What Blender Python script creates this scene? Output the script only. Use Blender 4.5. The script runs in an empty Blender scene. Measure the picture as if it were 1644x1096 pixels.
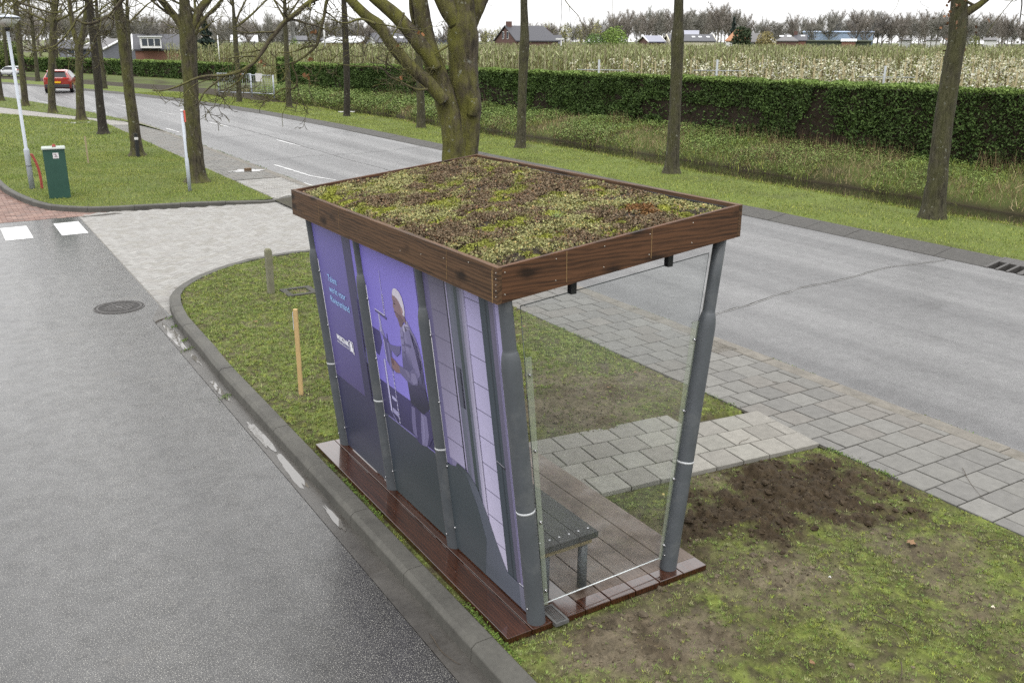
import bpy, math, random
import numpy as np
from mathutils import Vector, Matrix
from mathutils.geometry import tessellate_polygon
R = math.radians
rng = np.random.default_rng(7)
random.seed(7)
scene = bpy.context.scene
COL = scene.collection

# ------------------------------------------------------------------ camera (solved from the photograph)
CP = np.array([-2.88058, -4.36087, 3.63486])
CR = np.array([0.852308, -0.523025, 0.003978]); CU = np.array([0.158905, 0.26618, 0.950735]); CW = np.array([0.498317, 0.809687, -0.309979])
CF = 1484.64
def ray(X, Y): return CW + CR*(X-822)/CF + CU*(548-Y)/CF
def gnd(X, Y, z=0.0):
    d = ray(X, Y); return CP + d*((z-CP[2])/d[2])
def at(X, Y, D):                                   # point on a pixel's ray at horizontal distance D
    d = ray(X, Y); return CP + d*(D/np.hypot(d[0], d[1]))
cam = bpy.data.cameras.new('camera'); co = bpy.data.objects.new('camera', cam); COL.objects.link(co)
m = Matrix.Identity(4)
for i in range(3):
    m[i][0] = CR[i]; m[i][1] = CU[i]; m[i][2] = -CW[i]; m[i][3] = CP[i]
co.matrix_world = m
cam.sensor_width = 36; cam.lens = CF/1644*36; cam.clip_end = 5000; cam.clip_start = .05
scene.camera = co

# ------------------------------------------------------------------ noise
def _h(ix, iy, iz, s):
    n = (ix*374761393 + iy*668265263 + iz*2147483647 + s*1274126177) & 0xffffffff
    n = ((n ^ (n >> 13))*1274126177) & 0xffffffff
    return ((n ^ (n >> 16)) & 0xffff)/65535.0
def vnoise(P, s=0):
    P = np.asarray(P, float); 
    if P.shape[1] == 2: P = np.c_[P, np.zeros(len(P))]
    I = np.floor(P).astype(np.int64); F = P-I; F = F*F*(3-2*F); o = 0
    for dx in (0, 1):
        for dy in (0, 1):
            for dz in (0, 1):
                wgt = (F[:,0] if dx else 1-F[:,0])*(F[:,1] if dy else 1-F[:,1])*(F[:,2] if dz else 1-F[:,2])
                o = o+wgt*_h(I[:,0]+dx, I[:,1]+dy, I[:,2]+dz, s)
    return o
def fbm(P, s=0, oct=4):
    P = np.asarray(P, float); a, o, t = 1.0, 0, 0
    for k in range(oct): o = o+a*vnoise(P*(2**k), s+k*17); t += a; a *= .5
    return o/t

# ------------------------------------------------------------------ materials
def lin(v):
    v = v/255.0
    return v/12.92 if v <= .04045 else ((v+.055)/1.055)**2.4
def C(r, g, b, k=2.2): return (lin(r)/k, lin(g)/k, lin(b)/k)   # real base colour from how it looks in daylight of strength k
class NT:
    def __init__(s, name):
        s.m = bpy.data.materials.new(name); s.m.use_nodes = True; s.t = s.m.node_tree; s.t.nodes.clear()
        s.out = s.n('ShaderNodeOutputMaterial'); s.b = s.n('ShaderNodeBsdfPrincipled'); s.l(s.b.outputs[0], s.out.inputs[0])
    def n(s, t, **k):
        o = s.t.nodes.new(t)
        for a, v in k.items(): setattr(o, a, v)
        return o
    def l(s, a, b): s.t.links.new(a, b)
    def coord(s, kind='Object'):
        if kind == 'World': return s.n('ShaderNodeNewGeometry').outputs['Position']
        return s.n('ShaderNodeTexCoord').outputs[kind]
    def noise(s, scale, detail=4, rough=.55, vec=None, stretch=None):
        v = vec
        if stretch:
            mp = s.n('ShaderNodeMapping'); mp.inputs['Scale'].default_value = stretch; s.l(v, mp.inputs[0]); v = mp.outputs[0]
        t = s.n('ShaderNodeTexNoise'); t.inputs['Scale'].default_value = scale; t.inputs['Detail'].default_value = detail; t.inputs['Roughness'].default_value = rough
        s.l(v, t.inputs['Vector']); return t.outputs['Fac']
    def ramp(s, f, a, b, lo=0., hi=1.):
        r = s.n('ShaderNodeMapRange'); r.inputs[1].default_value = a; r.inputs[2].default_value = b; r.inputs[3].default_value = lo; r.inputs[4].default_value = hi
        s.l(f, r.inputs[0]); return r.outputs[0]
    def mix(s, f, a, b, mode='MIX'):
        x = s.n('ShaderNodeMix', data_type='RGBA', blend_type=mode)
        for sock, v in ((x.inputs[0], f), (x.inputs[6], a), (x.inputs[7], b)):
            if isinstance(v, (int, float)): sock.default_value = v
            elif isinstance(v, tuple): sock.default_value = (*v[:3], 1)
            else: s.l(v, sock)
        return x.outputs[2]
    def math(s, op, a, b=0.0):
        x = s.n('ShaderNodeMath', operation=op)
        for k, v in enumerate((a, b)):
            if isinstance(v, (int, float)): x.inputs[k].default_value = v
            else: s.l(v, x.inputs[k])
        return x.outputs[0]
    def bump(s, h, strength=.3, dist=.01):
        x = s.n('ShaderNodeBump'); x.inputs['Strength'].default_value = strength; x.inputs['Distance'].default_value = dist
        s.l(h, x.inputs['Height']); s.l(x.outputs[0], s.b.inputs['Normal']); return x
    def set(s, **k):
        for a, v in k.items():
            i = s.b.inputs[a.replace('_', ' ')]
            if isinstance(v, tuple): i.default_value = (*v[:3], 1)
            elif isinstance(v, (int, float)): i.default_value = v
            else: s.l(v, i)
        return s
def plain(name, col, rough=.7, vary=.25, scale=8, bump=0., bscale=60, coord='Object', metal=0., dirt=None, spec=.22, coat=0.):
    t = NT(name); v = t.coord(coord)
    n1 = t.noise(scale, 5, .6, v); n2 = t.noise(scale*9, 3, .6, v)
    f = t.math('ADD', t.math('MULTIPLY', n1, .65), t.math('MULTIPLY', n2, .35))
    dark = tuple(c*(1-vary) for c in col); light = tuple(min(1, c*(1+vary)) for c in col)
    c = t.mix(t.ramp(f, .3, .7), dark, light)
    if dirt: c = t.mix(t.ramp(t.noise(scale*.6, 6, .7, v), .52, .72, 0, .7), c, dirt)
    t.set(Base_Color=c, Roughness=t.ramp(n1, .3, .7, max(.03, rough-.08), min(1, rough+.08)), Metallic=metal, Specular_IOR_Level=spec, Coat_Weight=coat)
    if bump: t.bump(t.noise(bscale, 4, .6, v), bump, .01)
    return t.m
def attr_mat(name, rough=.8, bump=0., bscale=80, vary=.25, vscale=40, trans=0., spec=.15, coord='World'):
    t = NT(name); a = t.n('ShaderNodeAttribute', attribute_name='Col').outputs['Color']
    v = t.coord(coord); n1 = t.noise(vscale, 5, .65, v)
    c = t.mix(t.ramp(n1, .25, .75), t.mix(1., a, (1-vary,)*3, 'MULTIPLY'), t.mix(1., a, (1+vary,)*3, 'MULTIPLY'))
    t.set(Base_Color=c, Roughness=rough, Specular_IOR_Level=spec)
    if bump: t.bump(t.noise(bscale, 5, .65, v), bump, .01)
    return t.m

# ------------------------------------------------------------------ mesh builder
ORG = {}
class MB:
    def __init__(s): s.V = []; s.F = []; s.n = 0; s.C = []
    def add(s, V, F, mi=0, col=None, sm=False):
        V = np.asarray(V, float).reshape(-1, 3)
        F = F if isinstance(F, list) else [F]
        for f in F:
            f = np.asarray(f, int)
            if f.size: s.F.append((f.reshape(-1, f.shape[-1])+s.n, mi, sm))
        s.V.append(V)
        if col is None: col = (.5, .5, .5)
        col = np.asarray(col, float); s.C.append(np.broadcast_to(col, (len(V), 3)) if col.ndim == 1 else col)
        s.n += len(V); return s
    def box(s, lo, hi, mi=0, M=None, col=None):
        x0, y0, z0 = lo; x1, y1, z1 = hi
        V = np.array([(x0,y0,z0),(x1,y0,z0),(x1,y1,z0),(x0,y1,z0),(x0,y0,z1),(x1,y0,z1),(x1,y1,z1),(x0,y1,z1)], float)
        if M is not None: V = V @ np.array(M[0]).T + np.array(M[1])
        return s.hexa(V, mi, col)
    def hexa(s, V, mi=0, col=None):
        return s.add(V, np.array([(0,3,2,1),(4,5,6,7),(0,1,5,4),(1,2,6,5),(2,3,7,6),(3,0,4,7)]), mi, col)
    def tube(s, P, r, n=8, mi=0, caps=True, col=None, sm=True, lump=0., ls=6., seed=0):
        P = np.asarray(P, float); k = len(P); r = np.broadcast_to(np.asarray(r, float), (k,))
        T = np.gradient(P, axis=0); T /= np.linalg.norm(T, axis=1)[:, None]+1e-12
        a = np.array([0, 0, 1.]) if abs(T[0][2]) < .8 else np.array([1., 0, 0])
        V = []
        th = np.arange(n)*2*np.pi/n
        for i in range(k):
            a = a-T[i]*(a@T[i]); a /= np.linalg.norm(a); b = np.cross(T[i], a)
            V.append(P[i]+r[i]*(np.cos(th)[:, None]*a+np.sin(th)[:, None]*b))
        V = np.concatenate(V)
        if lump:
            c = np.repeat(P, n, 0); d = V-c
            V = c+d*(1+lump*(fbm(V*ls, seed, 3)-.5)*2)[:, None]
        i = np.arange(k-1)[:, None]*n; j = np.arange(n)[None]; j2 = (j+1) % n
        F = np.stack([i+j, i+j2, i+n+j2, i+n+j], -1).reshape(-1, 4)
        Fs = [F]
        s.add(V, Fs, mi, col, sm)
        if caps and n > 3:
            s.F.append((np.array([list(range(n))[::-1]])+s.n-len(V), mi, False)); s.F.append((np.array([[ (k-1)*n+q for q in range(n)]])+s.n-len(V), mi, False))
        return s
    def cyl(s, p0, p1, r, n=16, mi=0, r2=None, col=None): return s.tube([p0, p1], [r, r if r2 is None else r2], n, mi, True, col)
    def poly(s, pts, z=None, mi=0, col=None):
        P = np.array([(*p[:2], z) if z is not None else p for p in pts], float)
        t = tessellate_polygon([[Vector(p) for p in P]])
        F = []
        for a in t:
            nrm = np.cross(P[a[1]]-P[a[0]], P[a[2]]-P[a[0]])
            F.append(a if nrm[2] >= 0 or z is None else a[::-1])
        return s.add(P, np.array(F), mi, col)
    def cards(s, P, A, B, mi=0, col=None):          # quads centred on P spanned by half axes A and B
        P, A, B = map(lambda q: np.asarray(q, float), (P, A, B)); n = len(P)
        V = np.stack([P-A-B, P+A-B, P+A+B, P-A+B], 1).reshape(-1, 3)
        F = np.arange(n*4).reshape(n, 4)
        return s.add(V, F, mi, None if col is None else np.repeat(np.asarray(col, float), 4, 0))
    def blades(s, P, D, W, mi=0, col=None):         # triangles: base width vector W, tip offset D
        n = len(P); V = np.stack([P-W, P+W, P+D], 1).reshape(-1, 3)
        return s.add(V, np.arange(n*3).reshape(n, 3), mi, None if col is None else np.repeat(np.asarray(col, float), 3, 0))
    def build(s, name, mats, parent=None, org=None, bevel=0., smooth=False, col=False, **tags):
        me = bpy.data.meshes.new(name); V = np.concatenate(s.V)
        if org is None and parent is not None: org = ORG.get(parent.name)
        keep = org
        if org is not None: V = V-np.array(org)
        me.vertices.add(len(V)); me.vertices.foreach_set('co', V.ravel().astype(np.float32))
        idx = np.concatenate([f.ravel() for f, _, _ in s.F]); tot = np.concatenate([np.full(len(f), f.shape[1]) for f, _, _ in s.F])
        mi = np.concatenate([np.full(len(f), k) for f, k, _ in s.F]); sm = np.concatenate([np.full(len(f), q) for f, _, q in s.F])
        me.loops.add(len(idx)); me.loops.foreach_set('vertex_index', idx.astype(np.int32))
        me.polygons.add(len(tot)); me.polygons.foreach_set('loop_start', np.r_[0, np.cumsum(tot)[:-1]].astype(np.int32)); me.polygons.foreach_set('loop_total', tot.astype(np.int32))
        me.polygons.foreach_set('material_index', mi.astype(np.int32)); me.polygons.foreach_set('use_smooth', (sm | smooth).astype(bool))
        for q in (mats if isinstance(mats, (list, tuple)) else [mats]): me.materials.append(q)
        if col:
            a = me.color_attributes.new('Col', 'FLOAT_COLOR', 'POINT'); c = np.c_[np.concatenate(s.C), np.ones(len(V))]
            a.data.foreach_set('color', c.ravel().astype(np.float32))
        me.update(calc_edges=True); me.validate()
        o = bpy.data.objects.new(name, me); COL.objects.link(o)
        if keep is not None: ORG[o.name] = keep
        if parent is not None:
            o.parent = parent
        elif org is not None: o.location = org
        if bevel:
            b = o.modifiers.new('edges', 'BEVEL'); b.width = bevel; b.segments = 2; b.limit_method = 'ANGLE'; b.angle_limit = R(40)
        for k, v in tags.items(): o[k] = v
        return o
def thing(name, label, category, loc=(0, 0, 0), group=None, rz=0.):
    o = bpy.data.objects.new(name, None); COL.objects.link(o); o.location = loc; o.rotation_euler = (0, 0, rz)
    o.empty_display_size = .2
    o['label'] = label; o['category'] = category
    if group: o['group'] = group
    return o
def world_thing(name, label, category, loc, group=None):     # parts are built in world coordinates and shifted to the thing's base
    o = thing(name, label, category, loc, group); ORG[o.name] = [float(v) for v in loc]; return o
def copy_tree(o, loc, rz=0., scale=1., label=None, group=None):
    c = o.copy(); COL.objects.link(c); c.location = loc; c.rotation_euler = (0, 0, rz); c.scale = (scale,)*3 if np.isscalar(scale) else scale
    if label: c['label'] = label
    if group: c['group'] = group
    for ch in list(o.children):
        d = ch.copy(); COL.objects.link(d); d.parent = c
        for g in list(ch.children):
            e = g.copy(); COL.objects.link(e); e.parent = d
    return c
def inpoly(P, poly):
    x, y = P[:, 0], P[:, 1]; n = len(poly); r = np.zeros(len(P), bool); j = n-1
    for i in range(n):
        xi, yi = poly[i]; xj, yj = poly[j]
        if yi != yj: r ^= ((yi > y) != (yj > y)) & (x < (xj-xi)*(y-yi)/(yj-yi)+xi)
        j = i
    return r
def unit(n):
    v = rng.normal(size=(n, 3)); return v/np.linalg.norm(v, axis=1)[:, None]
def S(o, kind='structure', **k):
    o['kind'] = kind
    for a, v in k.items(): o[a] = v
    return o
def text_mesh(body, size, extrude=.0):
    cu = bpy.data.curves.new('t', 'FONT'); cu.body = body; cu.size = size; cu.extrude = extrude; cu.resolution_u = 3
    o = bpy.data.objects.new('t', cu); COL.objects.link(o)
    dg = bpy.context.evaluated_depsgraph_get(); me = o.evaluated_get(dg).to_mesh()
    V = np.array([v.co[:] for v in me.vertices]); F = [tuple(p.vertices) for p in me.polygons]
    o.evaluated_get(dg).to_mesh_clear(); bpy.data.objects.remove(o); bpy.data.curves.remove(cu)
    T = []
    for f in F:
        for k in range(1, len(f)-1): T.append((f[0], f[k], f[k+1]))
    return V, np.array(T)

# ------------------------------------------------------------------ world and sun: bright overcast
wd = bpy.data.worlds.new('World'); scene.world = wd; wd.use_nodes = True
nt = wd.node_tree; nt.nodes.clear()
SUN_EL, SUN_AZ = R(52), R(215)
o_ = nt.nodes.new('ShaderNodeOutputWorld'); bg = nt.nodes.new('ShaderNodeBackground'); nt.links.new(bg.outputs[0], o_.inputs[0])
sky = nt.nodes.new('ShaderNodeTexSky'); sky.sky_type = 'NISHITA'; sky.sun_disc = False; sky.sun_elevation = SUN_EL; sky.sun_rotation = SUN_AZ
tc = nt.nodes.new('ShaderNodeTexCoord'); sep = nt.nodes.new('ShaderNodeSeparateXYZ'); nt.links.new(tc.outputs['Generated'], sep.inputs[0])
mr = nt.nodes.new('ShaderNodeMapRange'); mr.inputs[1].default_value = 0.; mr.inputs[2].default_value = 1.; mr.inputs[3].default_value = 10.4; mr.inputs[4].default_value = 37.; nt.links.new(sep.outputs[2], mr.inputs[0])
no = nt.nodes.new('ShaderNodeTexNoise'); no.inputs['Scale'].default_value = 2.2; no.inputs['Detail'].default_value = 5
mp = nt.nodes.new('ShaderNodeMapping'); mp.inputs['Scale'].default_value = (1, 1, 3.5); nt.links.new(tc.outputs['Generated'], mp.inputs[0]); nt.links.new(mp.outputs[0], no.inputs['Vector'])
mr2 = nt.nodes.new('ShaderNodeMapRange'); mr2.inputs[1].default_value = .3; mr2.inputs[2].default_value = .7; mr2.inputs[3].default_value = .93; mr2.inputs[4].default_value = 1.07; nt.links.new(no.outputs['Fac'], mr2.inputs[0])
mu = nt.nodes.new('ShaderNodeMath'); mu.operation = 'MULTIPLY'; nt.links.new(mr.outputs[0], mu.inputs[0]); nt.links.new(mr2.outputs[0], mu.inputs[1])
vm = nt.nodes.new('ShaderNodeVectorMath'); vm.operation = 'SCALE'; vm.inputs[0].default_value = (1., 1., 1.005); nt.links.new(mu.outputs[0], vm.inputs['Scale'])
mx = nt.nodes.new('ShaderNodeMix'); mx.data_type = 'RGBA'; mx.inputs[0].default_value = .965; nt.links.new(sky.outputs[0], mx.inputs[6]); nt.links.new(vm.outputs[0], mx.inputs[7])
nt.links.new(mx.outputs[2], bg.inputs['Color']); bg.inputs['Strength'].default_value = .1
sl = bpy.data.lights.new('sun', 'SUN'); sl.energy = 1.0; sl.angle = R(25); sl.color = (1, .97, .92)
so = bpy.data.objects.new('sun', sl); COL.objects.link(so); so.rotation_euler = (R(90)-SUN_EL, 0, -SUN_AZ+math.pi)
so.location = (0, 0, 30)
vs = scene.view_settings; vs.view_transform = 'Standard'; vs.look = 'None'; vs.exposure = .3; vs.gamma = 1
scene.cycles.max_bounces = 6; scene.cycles.transparent_max_bounces = 12; scene.cycles.use_denoising = False; scene.cycles.denoiser = 'OPENIMAGEDENOISE'; scene.cycles.denoising_input_passes = 'RGB_ALBEDO_NORMAL'; scene.cycles.denoising_prefilter = 'ACCURATE'
# ------------------------------------------------------------------ ground, roads, paving
def asphalt(name, dark, light, speck, speck_amt, r0, r1, bump, patch=None, coat=(0,.3), spec=.5):
    t = NT(name); v = t.coord('World')
    big = t.noise(.35, 4, .6, v); mid = t.noise(6, 5, .65, v); fine = t.noise(95, 3, .7, v); sp = t.noise(150, 2, .6, v)
    c = t.mix(t.ramp(t.math('ADD', t.math('MULTIPLY', big, .5), t.math('MULTIPLY', mid, .5)), .35, .65), dark, light)
    c = t.mix(t.ramp(fine, .36, .60), t.mix(1., c, (.42, .42, .42), 'MULTIPLY'), c)
    c = t.mix(t.ramp(sp, .60, .66, 0, speck_amt), c, speck)
    lane = t.noise(1.15, 3, .55, v, (1, .035, 1)); c = t.mix(t.ramp(lane, .38, .62), t.mix(1., c, (.80, .80, .80), 'MULTIPLY'), t.mix(1., c, (1.12, 1.12, 1.11), 'MULTIPLY'))
    st = t.noise(.9, 6, .75, v); c = t.mix(t.ramp(st, .58, .72, 0, .6), c, t.mix(1., c, (.62, .61, .6), 'MULTIPLY'))
    if patch: c = t.mix(t.ramp(t.noise(1.3, 6, .7, v), .60, .72, 0, .35), c, patch)
    t.set(Base_Color=c, Roughness=t.ramp(lane, .3, .7, r1, r0), Specular_IOR_Level=spec, Coat_Weight=t.ramp(mid, .3, .7, coat[0]*.8, coat[0]), Coat_Roughness=coat[1])
    t.bump(t.math('ADD', t.math('MULTIPLY', fine, .6), t.math('MULTIPLY', t.noise(230, 2, .5, v), .4)), bump, .008)
    return t.m
M_road = asphalt('asphalt_pale_dry', C(128,127,127,2.9), C(152,151,151,2.9), C(224,224,220,2.7), .6, .5, .72, .5, coat=(.42,.40), spec=.1)
M_side = asphalt('asphalt_dark_damp', C(74,73,72,2.9), C(94,93,92,2.9), C(236,233,222,2.4), .95, .5, .6, .7, C(136,130,120,2.9), coat=(1.,.27), spec=0.)
M_gutter = plain('concrete_gutter_wet', C(100,97,92,2.7), .3, .35, 3, .15, 90, 'World', dirt=C(62,55,46))
M_kerb = plain('concrete_kerb', C(114,112,105,3.0), .75, .35, 2.6, .25, 120, 'World', dirt=C(74,72,68))
M_kerb2 = plain('concrete_kerb_aggregate', C(104,102,98,2.9), .85, .4, 14, .4, 160, 'World', dirt=C(80,78,74))
M_strip = plain('kerb_strip_weathered', C(134,129,120), .85, .35, 5, .35, 120, 'World', dirt=C(92,86,72))
M_joint = plain('joint_sand', C(92,86,72,3.6), .95, .3, 12, .3, 90, 'World', dirt=C(80,88,52))
M_paver = attr_mat('concrete_paver', .8, .2, 140, .16, 12, spec=.15)
M_line = plain('road_marking_white', C(238,238,236), .6, .06, 12, .1, 120, 'World')
M_line_worn = plain('road_marking_worn', C(215,215,214), .7, .2, 14, .1, 120, 'World', dirt=C(165,165,166))
M_crack = plain('road_crack_dark', C(70,68,66), .9, .3, 20, 0, 60, 'World')
M_crackl = plain('road_crack_sealed', C(196,195,192,2.8), .8, .15, 20, 0, 60, 'World')
def ground_mat(name, cols, dirt, sc=1.6):
    t = NT(name); v = t.coord('World')
    c = t.mix(t.ramp(t.noise(sc, 5, .65, v), .35, .65), cols[0], cols[1])
    c = t.mix(t.ramp(t.noise(sc*7, 4, .7, v), .45, .65, 0, .8), c, cols[2])
    c = t.mix(t.ramp(t.noise(sc*2.4, 6, .72, v), .56, .66, 0, .85), c, dirt)
    c = t.mix(t.ramp(t.noise(60, 3, .7, v), .3, .7, .0, .5), c, t.mix(1., c, (.45, .45, .45), 'MULTIPLY'))
    t.set(Base_Color=c, Roughness=.95, Specular_IOR_Level=.2); t.bump(t.noise(45, 5, .7, v), .8, .02)
    return t.m
M_lawn = ground_mat('lawn_turf', (C(112,128,58,2.4), C(130,142,70,2.4), C(96,110,50,2.4)), C(104,96,70,2.5))
M_far = ground_mat('field_grass', (C(112,122,62), C(128,134,74), C(96,108,50)), C(110,104,72), .12)

# base sheet to the horizon
b = MB(); b.poly([(-1500,-900),(1800,-900),(1800,2200),(-1500,2200)], -1.2); S(b.build('ground', M_far))
# asphalt side road, gutter
b = MB(); b.poly([(-40,-30),(-.66,-30),(-.66,8.5),(-.2,8.5),(-.2,9.9),(-.42,10),(-.42,17.95),(-40,17.95)], -.12); S(b.build('side_road', M_side))
b = MB(); b.poly([(-.66,-30),(-.45,-30),(-.45,8.6),(-.42,9.6),(-.66,8.9)], -.115); S(b.build('gutter', M_gutter))

# paver generators
def pavers(name, L, ztop, mat, cols, gap=.008, th=.05, jit=.0025, var=.12, clip=None, **tags):
    L = np.array(L, float)
    if clip is not None: L = L[inpoly(L[:, :2], clip)]
    n = len(L); cx, cy, w, h, a = L.T
    ca, sa = np.cos(a), np.sin(a); z = (ztop(cx, cy) if callable(ztop) else np.full(n, ztop))+rng.normal(0, jit*.5, n)
    tx, ty = rng.normal(0, jit, (2, n))
    V = []
    for inset, dz in ((0., -th), (0., -.004), (.004, 0.)):
        for sx, sy in ((-1,-1),(1,-1),(1,1),(-1,1)):
            lx = sx*(w/2-gap/2-inset); ly = sy*(h/2-gap/2-inset)
            V.append(np.stack([cx+lx*ca-ly*sa, cy+lx*sa+ly*ca, z+dz+sx*tx*w+sy*ty*h], 1))
    V = np.stack(V, 1)                       # n,12,3
    q = []
    for lv in (0, 4):
        for k in range(4): q.append((lv+k, lv+(k+1) % 4, lv+4+(k+1) % 4, lv+4+k))
    q.append((8, 9, 10, 11))
    F = (np.arange(n)[:, None, None]*12+np.array(q)[None]).reshape(-1, 4)
    base = np.array(cols)[rng.integers(0, len(cols), n)]*(1+rng.normal(0, var, (n, 1))).clip(.6, 1.4)
    b = MB(); b.add(V.reshape(-1, 3), F, 0, np.repeat(base, 12, 0))
    return S(b.build(name, mat, col=True, **tags))
gx = [C(164,162,156,3.5), C(168,166,160,3.5), C(160,158,153,3.5), C(165,161,154,3.5)]
# sidewalk of 30 cm slabs beside the main road
L = []
for j in range(-30, 144):
    y = j*.312+.02
    if y > 11.3 and y < 20.95: continue
    half = (j % 2)*.15
    xs = np.arange(3.86-half, 5.15, .302)
    for x in xs:
        a, c = max(x, 3.86), min(x+.302, 5.165)
        if c-a > .06: L.append(((a+c)/2, y, c-a, .312, rng.normal(0, .004)))
pavers('sidewalk', L, -.018, M_paver, gx, .013, var=.035)
b = MB(); b.poly([(3.84,-12),(5.17,-12),(5.17,45),(3.84,45)], -.032); S(b.build('sidewalk_bed', M_joint))
# kerb strip flush with the sidewalk
b = MB()
for k, y in enumerate(np.arange(-12, 45, 1.0)):
    if 11.6 < y < 17: continue
    dz = rng.normal(0, .002); b.box((5.172, y+.004, -.15), (5.375, y+.996, -.022+dz))
S(b.build('kerb_strip', M_strip, bevel=.01))
# pale path of slabs from the sidewalk to the shelter
L = []; a0 = R(-6); ex = np.array([math.cos(a0), math.sin(a0)]); ey = np.array([-ex[1], ex[0]]); o0 = np.array([1.46, 1.235])
for row in range(4):
    for x in np.arange(-.302+(.151 if row % 2 else 0), 2.5, .302):
        xa, xb = max(x, -.26), min(x+.302, 2.415 if row < 3 else 1.5)
        if xb-xa < .06: continue
        c = o0+ex*(xa+xb)/2+ey*((row+.5)*.302); L.append((*c, xb-xa, .302, a0+rng.normal(0, .003)))
pavers('path', L, -.008, M_paver, [C(184,181,171,3.1), C(178,174,165,3.1), C(172,168,159,3.1), C(188,184,174,3.1)], .011, var=.04)
b = MB(); b.poly([(1.40,1.28),(3.86,1.0),(3.86,1.9),(1.40,2.34)], -.026); S(b.build('path_bed', M_joint))
# grey herringbone apron where the side road meets the main road
zap = lambda x, y: -.112+(x+.42)/5.8*.055
near_curve = [(-.46,8.8),(-.40,9.24),(-.33,9.55),(-.22,9.82),(-.08,10.12),(.1,10.48),(.52,10.98),(.9,11.33),(1.4,11.6),(1.9,11.68),(2.6,11.66),(5.37,11.66)]
far_curve = [(5.37,18.3),(4.6,18.0),(4.3,17.75),(3.9,17.46),(3.2,17.48),(2.3,17.62),(1.0,17.95),(.4,18.12),(0,18.25),(-.3,18.4)]
apron_poly = [(-.25,9.9),(-.25,17.98)]+far_curve[::-1][1:]+[(5.37,18.2)]+near_curve[::-1][:-3]
bw, bl = .107, .214
ang = R(45)
L = []
for i in range(-110, 110):
    for j in range(-30, 30):
        ux, uy = i*bw, i*bw+j*2*bl
        L.append((ux+bl/2, uy+bw/2, bl, bw, 0.)); L.append((ux+bw/2, uy+bw+bl/2, bw, bl, 0.))
L = np.array(L); c_, s_ = math.cos(ang), math.sin(ang)
L = np.c_[L[:,0]*c_-L[:,1]*s_+2, L[:,0]*s_+L[:,1]*c_+14, L[:,2], L[:,3], np.full(len(L), ang)]
L = L[(abs(L[:,0]-2.4) < 4) & (abs(L[:,1]-14) < 6)]
gk = [C(186,184,179,2.8), C(182,179,174,2.8), C(190,188,183,2.8), C(178,175,168,2.8)]
pavers('brick_apron', L, zap, M_paver, gk, .005, .04, .0012, .025, apron_poly)
L = [( -.31, y, .2, .104, 0) for y in np.arange(9.0, 17.9, .107)]
pavers('brick_edge_row', L, -.113, M_paver, gk, .007, .04, .002, .06)
b = MB(); P = [(-.42,9.4)]+near_curve[2:]+far_curve+[(-.42,18.2)]
b.poly([(x, y, zap(x, y)-.008) for x, y in P]); S(b.build('apron_bed', plain('joint_sand_pale', C(156,152,144,2.8), .95, .2, 12, .2, 90, 'World')))
# bricks where the sidewalk resumes beyond the apron
L = [(x+(.1 if j % 2 else 0), 17.55+j*.107, .207, .104, 0) for j in range(0, 34) for x in np.arange(3.7, 5.2, .21)]
pavers('sidewalk_brick', L, -.012, M_paver, gk, .007, .04, .002, .08, [(3.86,17.5),(4.3,17.8),(5.16,18.2),(5.16,20.9),(3.86,20.9)])
# red brick paving of the side street
L = [(x+(.1 if j % 2 else 0), 18.0+j*.107, .207, .104, 0) for j in range(0, 90) for x in np.arange(-6, .6, .21)]
red = [C(170,140,128,2.8), C(162,134,124,2.8), C(178,150,138,2.8), C(154,132,124,2.8)]
pavers('red_brick_paving', L, -.113, M_paver, red, .007, .04, .002, .08, [(-6,17.96),(-.1,17.96),(.3,18.1),(-.4,18.6),(-.9,19.2),(-1.2,20),(-1.5,21.2),(-1.7,23.4),(-1.8,27),(-6,27)])
b = MB(); b.poly([(-40,17.95),(-.3,17.95),(.4,18.2),(-1.0,20.4),(-1.75,24),(-1.9,60),(-40,60)], -.125); S(b.build('red_brick_bed', plain('red_joint', C(130,100,88), .9, .2, 10, .2, 80, 'World')))
# zebra blocks
for x in (-2.0, -1.0, -3.0, -4.0):
    b = MB(); b.poly([(x,15.86),(x+.49,15.88),(x+.49,17.33),(x,17.30)], -.116); S(b.build('crossing_marking', M_line))

# main road, bending gently away in the distance
left_e = [(5.38,-60),(5.38,12),(5.36,25),(5.3,36),(4.99,43.07),(4.3,49),(3.52,53.99),(2.73,58.7),(1.28,66.67),(-2,78),(-7,92),(-16,112),(-40,150)]
right_e = [(12.2,-60),(12.2,12),(12.2,25),(12.1,36),(11.75,43.07),(11.2,49.9),(10.6,54),(10.2,57.5),(9.0,64.3),(5.9,77),(1.5,90),(-8,115),(-32,155)]
ys = [p[1] for p in left_e]
def edge(E, y): return np.interp(y, [p[1] for p in E], [p[0] for p in E])
Y = np.r_[np.linspace(-60, 40, 40), np.linspace(42, 150, 60)]
b = MB(); V = np.stack([np.stack([edge(left_e, Y), Y, np.full(len(Y), -.055)], 1), np.stack([edge(right_e, Y), Y, np.full(len(Y), -.055)], 1)], 1).reshape(-1, 3)
i = np.arange(len(Y)-1)*2; b.add(V, np.stack([i, i+1, i+3, i+2], 1)); S(b.build('main_road', M_road))
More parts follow.
